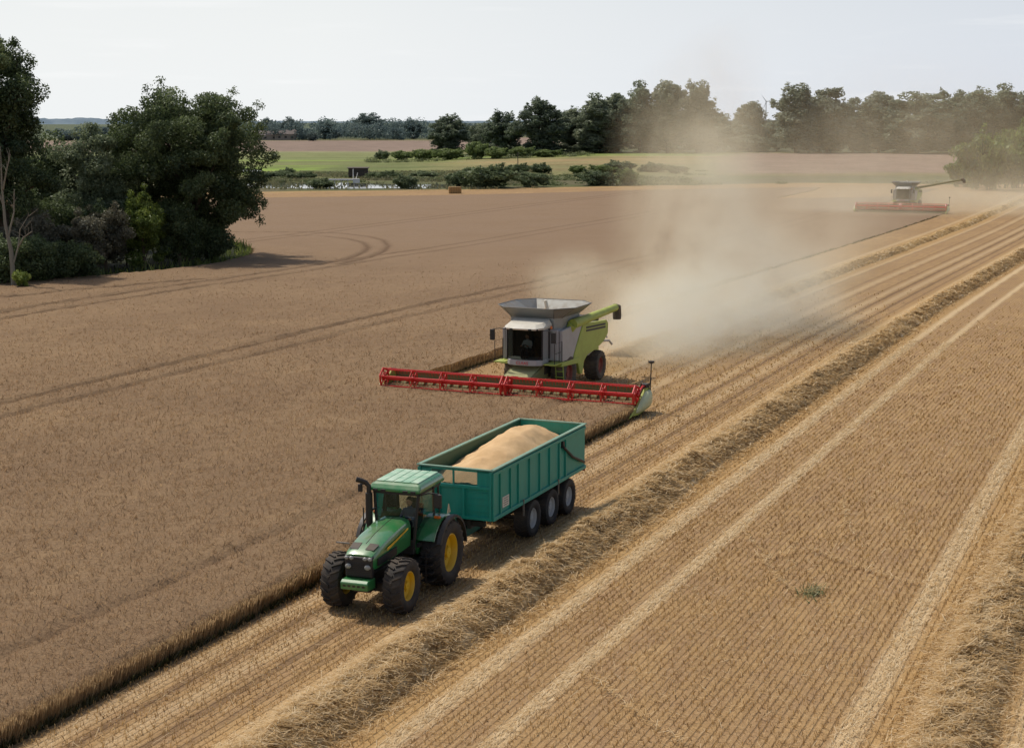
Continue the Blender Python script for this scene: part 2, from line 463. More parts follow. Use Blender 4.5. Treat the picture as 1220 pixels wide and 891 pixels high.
for c0, hw, am in ((-22.05, .14, .75), (-20.55, .14, .7), (-19.75, .1, .45), (-23.3, .1, .5), (-26.0, .14, .4), (-28.0, .12, .4), (-24.6, .12, .35)): bandf(c0, hw, am, DK, 0.1)
for c0, hw in ((-21.3, .28), (-22.7, .25), (-25.2, .3)): bandf(c0, hw, 0.4, WH)
t.bsdf(base, 0.92, spec=0.15, bump=t.math('SUBTRACT', nF, gap), bump_s=0.7, bump_d=0.06)
stub = mesh_np('stubble_field', V, Fq, t.m); tag(stub, 'pale cut stubble field with rows and chaff bands', kind='structure')

# ------------------------------------------------------------------ straw material (strands, stubble stalks): colour from per-face tint
def straw_mat(name, stops, rough=0.75, transl=0.38):
    t = NT(name); a = t.attr('tint'); n = t.noise(t.pos(), 3.0, 3, 0.6)
    x = t.math('ADD', a, t.math('MULTIPLY', t.math('SUBTRACT', n, 0.5), 0.35), clamp=True)
    col = t.ramp(x, stops)
    d = t.node('BsdfDiffuse'); t.link(col, d.inputs[0]); tr = t.node('BsdfTranslucent'); t.link(col, tr.inputs[0])
    g = t.node('BsdfGlossy'); g.inputs['Roughness'].default_value = 0.55; g.inputs[0].default_value = (0.9, 0.82, 0.65, 1)
    m = t.node('MixShader'); m.inputs[0].default_value = transl; t.link(d.outputs[0], m.inputs[1]); t.link(tr.outputs[0], m.inputs[2])
    m2 = t.node('MixShader'); m2.inputs[0].default_value = 0.05; t.link(m.outputs[0], m2.inputs[1]); t.link(g.outputs[0], m2.inputs[2])
    t.link(m2.outputs[0], t.out.inputs['Surface']); return t.m
M_STRAW = straw_mat('straw', [(0, srgb(112, 87, 62)), (0.35, srgb(164, 131, 86)), (0.65, srgb(202, 167, 110)), (1.0, srgb(234, 215, 178))])
M_WHEAT = straw_mat('wheat', [(0, srgb(70, 72, 40)), (0.2, srgb(118, 95, 70)), (0.5, srgb(150, 123, 93)), (0.78, srgb(169, 141, 106)), (1.0, srgb(206, 178, 134))], 0.75, 0.58)

def blades(P, h, w, lean, yaw, taper=0.5):
    n = len(P); c, s = np.cos(yaw) * w / 2, np.sin(yaw) * w / 2
    off = np.stack([c, s, np.zeros(n)], 1); tip = P + np.concatenate([lean * h[:, None], h[:, None]], 1)
    V = np.stack([P - off, P + off, tip + off * taper, tip - off * taper], 1).reshape(-1, 3)
    return V, np.arange(4 * n).reshape(n, 4)

def in_view(x, y, m=0.345):
    X, Y = w2c(x, y)
    return (np.abs(X) < m * Y + 1.5) & (Y > 25)

def join(parts):
    Vs, Fs, Ts, n = [], [], [], 0
    for V, F, T in parts:
        Vs.append(V); Fs.append(F + n); Ts.append(T); n += len(V)
    return np.concatenate(Vs), np.concatenate(Fs), np.concatenate(Ts)

# ------------------------------------------------------------------ standing wheat
loopA = [ground(*q) for q in ((405, 318), (440, 309), (458, 301), (463, 294), (457, 287), (440, 282.5), (405, 278.5), (360, 277), (300, 277), (270, 277))]
loopB = [ground(*q) for q in ((380, 319), (415, 311), (434, 302), (439, 296), (433, 290), (416, 285.5), (385, 282), (340, 281))]
trackC = [ground(*q) for q in ((-40, 350.5), (0, 363), (60, 356), (150, 347), (240, 338))]
def tracks(x, y):
    d = np.zeros(np.shape(x)); w = (fbm(np.zeros_like(x) + 3.0, y * 0.05, 21) - 0.5) * 1.2
    for xl, am in ((-48.3, .45), (-50.75, .6), (-73.0, .6), (-75.5, .75), (-26.6, .35), (-98, .8), (-100.4, .8)):
        d = np.maximum(d, am * np.exp(-((x - xl + w) / 0.30) ** 2) * (y > 20))
    near = (x < -55) & (x > -125) & (y > 80) & (y < 185)
    for pl in (loopA, loopB, trackC):
        q = np.zeros(np.shape(x)); q[near] = np.exp(-(poly_dist(x[near], y[near], pl) / 0.36) ** 2); d = np.maximum(d, q)
    return d
def crop_top(x, y):
    z = 0.60 + 0.12 * (fbm(x * 0.35, y * 0.35, 2) - 0.5) + 0.16 * (fbm(x * 1.6, y * 1.6, 8, 3) - 0.5)
    return (z - 0.38 * tracks(x, y)) * (1 - 0.9 * sstep(80, 175, y))

gx = np.concatenate([np.arange(-330, -140, 2.0), np.arange(-140, EDGE - 0.01, 0.3)]); gx = gx - gx[-1] + EDGE
gy = np.concatenate([np.arange(22, 120, 0.4), np.arange(120, 352, 0.8)])
k = int(np.argmin(np.abs(gy - HEAD_Y))); gy[k] = HEAD_Y
GX, GY = np.meshgrid(gx, gy); GXo = GX.copy()
cellm = is_crop(0.25 * (GX[:-1,:-1] + GX[1:,:-1] + GX[:-1,1:] + GX[1:,1:]), 0.25 * (GY[:-1,:-1] + GY[1:,:-1] + GY[:-1,1:] + GY[1:,1:]))
GZ = crop_top(GX, GY)
GX = GX + np.where(np.abs(GXo - EDGE) < 0.01, 0.12 * (fbm(GX * 2, GY * 0.9, 31) - 0.5) - 0.03, 0)
GZ = GZ - np.where(np.abs(GXo - EDGE) < 0.01, 0.10, 0)
nx, ny = len(gx), len(gy); idx = np.arange(nx * ny).reshape(ny, nx)
a = idx[:-1, :-1]; b = idx[:-1, 1:]; c_ = idx[1:, 1:]; d_ = idx[1:, :-1]
quads = [np.stack([a, b, c_, d_], -1)[cellm]]
low = np.stack([GX, GY, np.full_like(GX, -0.02)], -1).reshape(-1, 3); N0 = nx * ny
def wall(p, q, m): quads.append(np.stack([p[m], q[m], q[m] + N0, p[m] + N0], -1))
pad = np.pad(cellm, 1)
wall(b, c_, cellm & ~pad[1:-1, 2:]); wall(d_, a, cellm & ~pad[1:-1, :-2]); wall(a, b, cellm & ~pad[:-2, 1:-1]); wall(c_, d_, cellm & ~pad[2:, 1:-1])
Q = np.concatenate(quads); V = np.concatenate([np.stack([GX, GY, GZ], -1).reshape(-1, 3), low])
used = np.unique(Q); rem = np.full(len(V), -1); rem[used] = np.arange(len(used)); V = V[used]; Q = rem[Q]
t = NT('wheat_mass'); P = t.pos(); sp = t.node('SeparateXYZ'); t.link(P, sp.inputs[0])
n1 = t.noise(P, 0.09, 4, 0.6); n2 = t.noise(P, 1.1, 5, 0.7); n3 = t.noise(P, 9.0, 4, 0.75)
nf = t.noise(t.mapping(P, (1.2, 0.5, 1)), 0.35, 5, 0.65)
col = t.mix(t.ss(n1, 0.35, 0.65), srgb(137, 113, 87), srgb(148, 123, 94))
col = t.mix(t.math('MULTIPLY', t.ss(nf, 0.5, 0.75), 0.5), col, srgb(164, 137, 103))
col = t.mix(t.math('MULTIPLY', t.ss(n2, 0.52, 0.8), 0.6), col, srgb(124, 99, 77))
col = t.mix(t.math('MULTIPLY', t.ss(n3, 0.5, 0.72), 0.5), col, srgb(106, 84, 64))
col = t.mix(t.math('MULTIPLY', t.ss(n3, 0.5, 0.3), 0.35), col, srgb(180, 150, 112))
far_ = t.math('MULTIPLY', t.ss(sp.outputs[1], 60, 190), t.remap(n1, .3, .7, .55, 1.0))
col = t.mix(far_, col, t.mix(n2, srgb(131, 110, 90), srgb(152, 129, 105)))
# stalks low down: tan, dark green at the foot
st = t.noise(t.mapping(P, (14, 14, 1.2)), 1.0, 3, 0.6)
wallc = t.mix(t.ss(st, 0.35, 0.65), srgb(158, 126, 92), srgb(214, 178, 130))
wallc = t.mix(t.ss(sp.outputs[2], 0.2, 0.03), wallc, srgb(92, 86, 54))
tnz = t.node('SeparateXYZ'); t.link(t.node('NewGeometry').outputs['True Normal'], tnz.inputs[0])
col = t.mix(t.ss(t.math('ABSOLUTE', tnz.outputs[2]), 0.5, 0.25), col, wallc)
col = t.mix(t.math('MULTIPLY', t.attr('tint'), .62), col, srgb(104, 82, 64))
t.bsdf(col, 0.95, spec=0.08, bump=n3, bump_s=0.9, bump_d=0.10)
wheat = mesh_np('standing_wheat', V, Q, t.m, tracks(V[Q].mean(1)[:, 0], V[Q].mean(1)[:, 1])); wheat.data.polygons.foreach_set('use_smooth', [False] * len(Q))
tag(wheat, 'uncut brown ripe wheat standing on the left half of the field', 'crop', kind='stuff')

parts = []
n = 230000; Yv = 24 * (210 / 24) ** rng.random(n); Xv = rng.uniform(-0.37, 0.37, n) * Yv
x, y = c2w(Xv, Yv); m = is_crop(x, y) & (x < EDGE - 0.03); x, y, Yv = x[m], y[m], Yv[m]; trk = tracks(x, y)
m = rng.random(len(x)) > trk * 0.9; x, y, Yv = x[m], y[m], Yv[m]; n = len(x)
fade = sstep(55, 120, Yv)
k = rng.random(n) > sstep(75, 165, Yv); x, y, Yv, fade = x[k], y[k], Yv[k], fade[k]; n = len(x)
h = (0.20 + 0.0006 * Yv) * rng.uniform(0.5, 1.1, n) * (1 - 0.35 * fade); wd = 0.00062 * Yv * rng.uniform(0.6, 1.3, n)
lean = rng.normal(0, 0.5, (n, 2)) + np.array([0.35, -0.25])
Vb, Fb = blades(np.stack([x, y, crop_top(x, y) - 0.09], 1), h, wd, lean, rng.uniform(0, PI, n), 0.6)
parts.append((Vb, Fb, np.clip(0.52 + rng.normal(0, 0.12, n) * (1 - .7 * fade) + .06 * fade + 0.3 * (fbm(x * 0.2, y * 0.2, 40) - 0.5), 0, 1)))
# stalks along the cut edges
for n, y0, y1, xe in ((42000, 25, 69.3, EDGE), (16000, 69.3, 235, EDGE2)):
    y = y0 + (y1 - y0) * rng.random(n) ** 1.3; x = xe + bend(y) + rng.uniform(-0.12, 0.09, n)
    h = np.clip(rng.normal(0.46, 0.09, n), 0.12, 0.58) * (1 - 0.9 * sstep(80, 175, y)); wd = rng.uniform(0.012, 0.03, n) * y / 40
    lean = rng.normal(0, 0.12, (n, 2)) + np.array([0.06, 0])
    Vb, Fb = blades(np.stack([x, y, np.zeros(n)], 1), h, wd, lean, rng.uniform(0, PI, n), 0.8)
    parts.append((Vb, Fb, np.clip(rng.normal(0.86, 0.13, n), 0, 1)))
    n2 = n // 5; y = rng.uniform(y0, y1, n2); x = xe + bend(y) + rng.uniform(-0.02, 0.2, n2); g_ = fbm(y * 0.4, y * 0, 77) 
    keep = rng.random(n2) < g_ ** 1.5 * 2; y, x = y[keep], x[keep]; n2 = len(y)
    Vb, Fb = blades(np.stack([x, y, np.zeros(n2)], 1), rng.uniform(0.08, 0.25, n2), rng.uniform(0.03, 0.07, n2), rng.normal(0, 0.4, (n2, 2)), rng.uniform(0, PI, n2), 0.3)
    parts.append((Vb, Fb, np.zeros(n2) + 0.0))
V, Fq, T = join(parts)
ears = mesh_np('wheat_ears', V, Fq, M_WHEAT, T); tag(ears, 'ripe drooping wheat ears and stalks of the uncut crop', 'crop', kind='stuff')

# ------------------------------------------------------------------ stubble stalks in drilled rows
parts = []
for stp in (0.10,):
    ks = np.arange(-37, 15, ROW); ys = np.arange(20, 190, stp); kx, ky = np.meshgrid(ks, ys)
    x = kx.ravel() + rng.normal(0, 0.026, kx.size); y = ky.ravel() + rng.uniform(-stp, stp, kx.size)
    x = x + bend(y); X, Y = w2c(x, y); m = (Y >= 23) & (np.abs(X) < 0.44 * Y + 2); x, y, X, Y = x[m], y[m], X[m], Y[m]
    m = rng.random(len(x)) < np.minimum(1, (44 / Y) ** 2.0) * (1 - sstep(62, 135, Y)); x, y, X, Y = x[m], y[m], X[m], Y[m]
    m = ~is_crop(x, y) & (x - bend(y) > EDGE2 + .1) & ((x > EDGE + 0.1) | (y > HEAD_Y + 2))
    m &= rng.random(len(x)) < 0.15 + 1.3 * fbm(x * 3.0, y * 0.8, 58)
    for s0, hw in ((-17.55, 0.9), (-4.25, 0.9)): m &= np.abs(x - bend(y) - s0) > hw
    flat = np.zeros(len(x))
    for c0, hw in ((-15.6, .30), (-13.55, .26), (-6.35, .32), (-2.7, .5), (-18.85, .3)): flat = np.maximum(flat, np.exp(-((x - bend(y) - c0) / hw) ** 4))
    m &= rng.random(len(x)) > flat * 0.7
    x, y, Y, flat = x[m], y[m], Y[m], flat[m]
    for rep in range(2):
        n = len(x); h = rng.uniform(0.06, 0.125, n) * (1 - 0.55 * flat); wd = 0.00048 * Y * rng.uniform(0.6, 1.4, n)
        lean = rng.normal(0, 0.3, (n, 2)) * (1 + 3.5 * flat[:, None])
        Vb, Fb = blades(np.stack([x + rng.normal(0, .02, n), y + rng.normal(0, .03, n), np.zeros(n)], 1), h, wd, lean, rng.uniform(0, PI, n), 0.9)
        tn = 0.56 + rng.normal(0, 0.16, n) + 0.35 * (fbm(x * 0.25, y * 0.12, 51) - 0.5)
        parts.append((Vb, Fb, np.clip(tn + flat * 0.45, 0, 1)))
V, Fq, T = join(parts)
o = mesh_np('stubble_stalks', V, Fq, M_STRAW, T); tag(o, 'short cut straw stalks standing in drilled rows', 'stubble', kind='stuff')

# ------------------------------------------------------------------ straw swaths
def strands(x, y, z, L, wd, dirs, arch, tint, seg=3):
    n = len(x); P0 = np.stack([x, y, z], 1); dv = np.stack([np.cos(dirs), np.sin(dirs), np.zeros(n)], 1)
    side = np.stack([-np.sin(dirs), np.cos(dirs), np.zeros(n)], 1) * (wd[:, None] / 2); bend = rng.normal(0, 0.25, n)[:, None] * np.stack([-np.sin(dirs), np.cos(dirs), np.zeros(n)], 1)
    tilt = rng.normal(0, 0.2, n)
    Vs = []
    for k in range(seg + 1):
        s = k / seg - 0.5
        c = P0 + dv * (s * L)[:, None] + bend * ((s * s * 4) * L * 0.3)[:, None]
        c[:, 2] += arch * (1 - 4 * s * s) * 0.5 + tilt * s * L
        Vs += [c - side, c + side]
    V = np.stack(Vs, 1).reshape(-1, 3); m = 2 * (seg + 1); base_ = np.arange(n)[:, None] * m
    F = np.concatenate([np.concatenate([base_ + 2 * k, base_ + 2 * k + 1, base_ + 2 * k + 3, base_ + 2 * k + 2], 1) for k in range(seg)])
    return V, F, np.tile(tint, seg)

def swath(cx, y0, y1, hw, hgt, dens, label, seed):
    ys = [y0]
    while ys[-1] < y1: ys.append(ys[-1] + 0.0028 * max(ys[-1], 40) * 1.0)
    ys = np.array(ys); us = np.linspace(-1, 1, 29); U, Yg = np.meshgrid(us, ys)
    wob = (fbm(Yg * 0.05, Yg * 0, seed) - 0.5) * 0.7 + bend(Yg)
    def top(u, y):
        prof = np.clip(1 - np.abs(u + 0.12 * np.sign(u)) ** 1.7, 0, 1) ** 0.9
        lump = 0.55 + 0.75 * fbm(u * 1.8 + 9, y * 0.55, seed + 1, 3)
        pit = (fbm(u * 6 + 3, y * 2.6, seed + 2, 3) - 0.5) * 0.30
        return hgt * prof * lump * (1 + pit * 1.6) + pit * 0.22 * (prof > 0.05) - 0.01
    Xg = cx + wob + U * hw * (0.9 + 0.3 * (fbm(Yg * 0.3, U * 0 + np.sign(U) * 5, seed + 4) - 0.5)); Zg = np.maximum(top(U, Yg), -0.015)
    Zg[:, 0] = Zg[:, -1] = -0.01
    V = np.stack([Xg, Yg, Zg], -1).reshape(-1, 3); nu = len(us); i, j = np.meshgrid(np.arange(len(ys) - 1), np.arange(nu - 1), indexing='ij')
    F = np.stack([i*nu+j, i*nu+j+1, (i+1)*nu+j+1, (i+1)*nu+j], -1).reshape(-1, 4)
    tf = np.clip(0.62 + rng.normal(0, 0.1, len(F)) + (fbm(V[F[:, 0], 0] * 2.2, V[F[:, 0], 1] * 1.4, seed + 9) - 0.5) * 0.9, 0.02, 1)
    parts = [(V, F, tf)]
    for a, b, m in ((y0, 55, 1.0), (55, 95, 0.4), (95, 170, 0.12)):
        a = max(a, y0); b = min(b, y1)
        if b <= a: continue
        n = int((b - a) * 2 * hw * dens * m); y = rng.uniform(a, b, n); u = np.clip(rng.normal(0, 0.5, n), -1.15, 1.15)
        wb = (fbm(y * 0.05, y * 0, seed) - 0.5) * 0.7 + bend(y); x = cx + wb + u * hw
        z = np.maximum(top(np.clip(u, -1, 1), y), 0.02) + rng.uniform(-0.01, 0.07, n)
        kp = in_view(x, y, 0.37); x, y, z, u = x[kp], y[kp], z[kp], u[kp]; n = len(x)
        L = rng.uniform(0.2, 0.65, n); wd = rng.uniform(0.010, 0.022, n) * np.maximum(y, 30) / 38
        dirs = rng.normal(0.5, 0.9, n) 
        tn = np.clip(0.74 + rng.normal(0, 0.17, n), 0, 1)
        parts.append(strands(x, y, z, L, wd, dirs, rng.uniform(0, 0.12, n), tn))
    V, F, T = join(parts)
    o = mesh_np('straw_swath', V, F, M_STRAW, T); tag(o, label, 'straw', kind='stuff'); return o
swath(-17.55, 24, 338, 1.1, 0.62, 420, 'long golden straw swath lying beside the tractor and trailer', 61)
swath(-4.25, 28, 338, 1.1, 0.62, 420, 'golden straw swath at the right edge of the photo', 71)
swath(-30.3, 86, 338, 1.1, 0.45, 200, 'straw swath left on the stubble behind the nearer combine', 81)

# loose pale chaff and flattened straw in the wheel tracks
parts = []
for c0, hw, dn in ((-15.6, .36, 130), (-13.55, .3, 110), (-6.35, .38, 120), (-2.7, .5, 90), (-18.9, .3, 70)):
    n = int(2 * hw * 75 * dn); y = 25 + 75 * rng.random(n) ** 1.4; x = c0 + rng.normal(0, hw * 0.42, n)
    kp = in_view(x, y, 0.37); x, y = x[kp], y[kp]; n = len(x)
    parts.append(strands(x, y, rng.uniform(0.015, 0.05, n), rng.uniform(0.1, 0.35, n), rng.uniform(.009, .018, n) * y / 38, rng.normal(PI / 2, 0.6, n), rng.uniform(0, .03, n), np.clip(rng.normal(0.9, 0.12, n), 0, 1), 1))
n = 30000; x = rng.uniform(-23, 8, n); y = 25 + 85 * rng.random(n) ** 1.5; kp = in_view(x, y, 0.37) & ~is_crop(x, y); x, y = x[kp], y[kp]; n = len(x)
parts.append(strands(x, y, rng.uniform(0.03, 0.12, n), rng.uniform(0.1, 0.4, n), rng.uniform(.007, .014, n) * y / 38, rng.uniform(0, PI, n), rng.uniform(0, .04, n), np.clip(rng.normal(0.7, 0.18, n), 0, 1), 1))
V, Fq, T = join(parts)
o = mesh_np('loose_straw', V, Fq, M_STRAW, T); tag(o, 'pale chaff and loose straw flattened in the wheel tracks', 'straw', kind='stuff')
# ------------------------------------------------------------------ shared vehicle materials
M_GREEN = paint('green_paint', srgb(22, 124, 62), 0.24, 0.30, coat=1.0)
M_ROOFG = paint('green_roof', srgb(120, 176, 132), 0.3, 0.8, coat=0.3, dustcol=srgb(206, 218, 196))  # pale sun glare on the roof painted in through the dust colour
M_YEL = paint('yellow_paint', srgb(232, 184, 24), 0.4, 0.25)
M_BLK = paint('black_plastic', (0.012, 0.012, 0.013), 0.5, 0.10)
M_DKM = paint('dark_metal', (0.02, 0.02, 0.021), 0.5, 0.2, metal=0.3)
M_RUB = paint('tyre_rubber', (0.014, 0.014, 0.015), 0.75, 0.30, scale=3)
M_RUBD = paint('dusty_rubber', (0.05, 0.046, 0.042), 0.9, 0.8, scale=2)
M_TEAL = paint('teal_paint', srgb(6, 146, 128), 0.42, 0.22, scale=1.1, streak=.34)
M_TEALD = paint('teal_inner', srgb(8, 78, 62), 0.55, 0.12, scale=1.1)  # shade inside the trailer body put into this darker teal
M_RAIL = paint('worn_rail', srgb(112, 160, 140), 0.5, 0.45)
M_RIM = paint('pale_rim', srgb(196, 192, 186), 0.5, 0.35)
M_GREY = paint('grey_metal', srgb(120, 120, 116), 0.4, 0.25, metal=0.5)
M_WHITE = paint('off_white_paint', srgb(214, 210, 196), 0.4, 0.25)
M_LGREY = paint('light_grey_panel', srgb(176, 174, 172), 0.45, 0.35)
M_LIME = paint('lime_paint', srgb(172, 188, 78), 0.45, 0.5)
M_LIMED = paint('dusty_lime', srgb(112, 116, 66), 0.6, 0.7)
M_RED = paint('red_paint', srgb(206, 28, 24), 0.38, 0.14)
M_REDD = paint('red_rim', srgb(140, 48, 44), 0.6, 0.6)
M_TANK = paint('tank_sheet', srgb(146, 149, 146), 0.42, 0.45, metal=0.35)
M_GLASS = glass('cab_glass', (0.74, 0.82, 0.78))
M_DGLASS = glass('dark_cab_glass', (0.34, 0.38, 0.37), 0.0, 1.22)
M_SEAT = paint('seat_fabric', (0.03, 0.03, 0.032), 0.85, 0.15)
M_LAMP = paint('lamp_lens', srgb(150, 150, 144), 0.2, 0.05)
M_AMBER = paint('amber_lens', srgb(220, 110, 30), 0.2, 0.1)
M_SKIN = paint('skin', srgb(196, 146, 118), 0.55, 0.0)
M_SHIRT = paint('shirt_cloth', srgb(70, 84, 110), 0.9, 0.05)
M_TROU = paint('trouser_cloth', srgb(52, 54, 62), 0.9, 0.05)
M_HAIR = paint('hair', srgb(60, 44, 32), 0.8, 0.0)
M_SHIRT2 = paint('pale_shirt_cloth', srgb(206, 204, 196), 0.9, 0.05)
t = NT('grain'); n = t.noise(t.coord(), 28, 5, 0.8); n2 = t.noise(t.coord(), 1.1, 4, 0.6); n3 = t.noise(t.coord(), 90, 2, 0.7)
cg = t.mix(t.ss(n2, 0.3, 0.7), srgb(204, 168, 122), srgb(224, 190, 144)); cg = t.mix(t.math('MULTIPLY', t.ss(n, 0.45, 0.8), 0.4), cg, srgb(178, 140, 98))
t.bsdf(cg, 0.9, spec=0.15, bump=n3, bump_s=0.5, bump_d=0.03); M_GRAIN = t.m

def wheel(parent, c, r, w, rim_r, rim_mat, lugs=22, side=1, tyre_mat=None, lug_h=0.045, dish=0.12, name='wheel'):
    """agricultural wheel: tyre with chevron lugs, dished rim, hub; side +1 when the outer face looks along +y"""
    root = empty(name, c); root.parent = parent
    m = MB(); h = w / 2; rs = r - lug_h
    m.lathe([(rim_r, -h*.72), (rim_r + (rs-rim_r)*.25, -h*.96), (rim_r + (rs-rim_r)*.62, -h), (rs*.965, -h*.9), (rs, -h*.68), (rs*1.006, 0), (rs, h*.68), (rs*.965, h*.9), (rim_r + (rs-rim_r)*.62, h), (rim_r + (rs-rim_r)*.25, h*.96), (rim_r, h*.72)], seg=44)
    for k in range(lugs):
        for s in (-1, 1):
            a0 = 2 * PI * (k + (0.5 if s > 0 else 0)) / lugs; pts = []
            for (yy, da, rr) in ((s*h*.02, 0.0, rs*1.0), (s*h*.55, .10, rs*1.0), (s*h*.92, .19, rs*.955)):
                pts.append((yy, a0 + da, rr))
            wd = 0.042 * r / 0.8
            rings = []
            for (yy, a, rr) in pts:
                ring = []
                for (da, dr) in ((-wd/r, -0.02), (wd/r, -0.02), (wd*.7/r, lug_h), (-wd*.7/r, lug_h)):
                    q = rr + dr; ring.append((q*math.cos(a+da), yy, q*math.sin(a+da)))
                rings.append(ring)
            m.loft(rings)
    m.build('tyre', tyre_mat or M_RUB, root, smooth=40)
    m = MB(); o = side * h
    m.lathe([(rim_r+.012, o*.74), (rim_r*.97, o*.76), (rim_r*.92, o*.66), (rim_r*.88, o*.66 - side*dish), (rim_r*.5, o*.66 - side*dish*1.25), (rim_r*.42, o*.66 - side*dish*.9), (rim_r*.3, o*.66 - side*dish*.8), (rim_r*.28, o*.66 - side*dish*.1), (0.02, o*.66 - side*dish*.05)], seg=36)
    m.lathe([(rim_r+.012, -o*.74), (rim_r*.9, -o*.6), (rim_r*.86, o*.1), (0.02, o*.1)], seg=24)
    for k in range(8):
        a = 2*PI*k/8; m.lathe([(0.028, o*.66 - side*dish*.95), (0.028, o*.66 - side*dish*.6), (0.004, o*.66 - side*dish*.58)], (rim_r*.37*math.cos(a), 0, rim_r*.37*math.sin(a)), seg=6)
    m.build('rim', rim_mat, root, smooth=35)
    return root

def mirror(parent, p0, p1, size, name='mirror'):
    arm = MB().tube([p0, ((p0[0]+p1[0])/2, (p0[1]+p1[1])/2, max(p0[2], p1[2]) + .02), p1], 0.022, 6).build('mirror_arm', M_BLK, parent, smooth=50)
    MB().box((p1[0], p1[1], p1[2] - size[2]/2), size).build(name, M_BLK, arm, bevel=0.03)
    return arm

def person_seated(name, loc, rz, shirt, label, group=None):
    """seated driver grown as one skin surface; origin at the seat, facing local +x, hands forward on a wheel"""
    J = [(0,0,.10,.135), (.03,0,.33,.15), (.05,0,.52,.155), (.07,0,.60,.07), (.09,0,.68,.062),        # 0-4 pelvis..neck
         (.05,.19,.53,.068), (.17,.25,.32,.052), (.40,.17,.34,.038),                                        # 5-7 left arm
         (.05,-.19,.53,.068), (.17,-.25,.32,.052), (.40,-.17,.34,.038),
         (.05,.10,.08,.10), (.47,.13,.12,.075), (.50,.13,-.28,.05), (.60,.13,-.34,.042),                   # left leg
         (.05,-.10,.08,.10), (.47,-.13,.12,.075), (.50,-.13,-.28,.05), (.60,-.13,-.34,.042)]
    E = [(0,1),(1,2),(2,3),(3,4),(2,5),(5,6),(6,7),(2,8),(8,9),(9,10),(0,11),(11,12),(12,13),(13,14),(0,15),(15,16),(16,17),(17,18)]
    me = bpy.data.meshes.new(name); me.from_pydata([j[:3] for j in J], E, []); o = bpy.data.objects.new(name, me); COL.objects.link(o)
    sk = o.modifiers.new('skin', 'SKIN'); sd_ = me.skin_vertices[0].data if me.skin_vertices else None
    if sd_ is None:
        bm = bmesh.new(); bm.from_mesh(me); bm.verts.layers.skin.verify(); bm.to_mesh(me); bm.free(); sd_ = me.skin_vertices[0].data
    for q, j in zip(sd_, J): q.radius = (j[3], j[3] * (1.15 if j[3] > .13 else 1)); q.use_root = False
    sd_[0].use_root = True
    o.modifiers.new('sub', 'SUBSURF').levels = 2; o.modifiers['sub'].render_levels = 2
    me.materials.append(shirt); o.location = loc; o.rotation_euler = (0, 0, rz)
    tag(o, label, 'person', group)
    # trousers over the legs
    tr = MB()
    for s in (-1, 1):
        tr.tube([(-.02, s*.09, .09), (.25, s*.115, .13), (.47, s*.13, .13), (.52, s*.13, .0), (.50, s*.13, -.26)], (.13, .108, .09, .08, .066), 12)
    tr.build('trousers', M_TROU, o, smooth=60)
    hd = MB()
    prof = [(.0, -.135), (.045, -.128), (.068, -.09), (.078, -.03), (.082, .03), (.074, .08), (.048, .112), (.0, .122)]
    rings = []
    for r_, h_ in prof[1:-1]:
        rings.append([(.115 + r_*1.18*math.cos(a) + (.018 if (abs(a) < .3 and -.06 < h_ < .01) else 0), r_*math.sin(a), .80 + h_) for a in [2*PI*k/16 for k in range(16)]])
    hd.loft(rings)
    hd.prism([(.20, .81), (.235, .765), (.20, .755)], 'y', -.014, .014)                      # nose
    for s in (-1, 1): hd.lathe([(.028, -.008), (.034, 0), (.02, .008), (.004, .008)], (.11, s*.084, .79), 'y', 10)   # ears
    hd.build('head', M_SKIN, o, smooth=60)
    e = MB()
    for s in (-1, 1): MB().lathe([(.012, 0), (.008, .008), (.001, .009)], (.197, s*.032, .812), 'x', 8).build('eye', M_HAIR, o)
    e.box((.203, 0, .735), (.008, .045, .008)); e.build('mouth', M_HAIR, o)
    hr = MB(); rings = []
    for r_, h_ in ((.088, .0), (.092, .05), (.084, .09), (.056, .128), (.01, .14)):
        rings.append([(.098 + r_*1.14*math.cos(a) - (.02 if h_ < .04 and math.cos(a) > .4 else 0), r_*math.sin(a), .815 + h_) for a in [2*PI*k/16 for k in range(16)]])
    hr.loft(rings); hr.build('hair', M_HAIR, o, smooth=60)
    for s in (-1, 1):                                                              # hands closed on the wheel rim
        hb = MB(); hb.tube([(.40, s*.17, .34), (.45, s*.16, .35), (.48, s*.155, .355)], (.034, .042, .036), 8)
        for k in range(4):
            y = s*.155 + (k - 1.5)*.021; hb.tube([(.475, y, .365), (.515, y, .372), (.53, y, .35), (.515, y, .333)], (.0105, .0098, .009, .008), 6)
        hb.tube([(.455, s*.125, .352), (.485, s*.10, .345), (.51, s*.105, .335)], (.012, .011, .009), 6)
        hb.build('hand', M_SKIN, o, smooth=60)
    return o

# ------------------------------------------------------------------ tractor
TX0, TY0, TH = -20.90, 40.70, R(-86.2)
tr = empty('tractor', (TX0, TY0, 0), TH, 'green tractor with yellow wheels pulling the loaded teal trailer', 'tractor')
wheel(tr, (0, 1.0, 1.0), 1.0, .70, .56, M_YEL, 24, 1, lug_h=.055, dish=.16)
wheel(tr, (0, -1.0, 1.0), 1.0, .70, .56, M_YEL, 24, -1, lug_h=.055, dish=.16)
wheel(tr, (2.92, .95, .79), .79, .60, .41, M_YEL, 21, 1, lug_h=.05, dish=.10)
wheel(tr, (2.92, -.95, .79), .79, .60, .41, M_YEL, 21, -1, lug_h=.05, dish=.10)

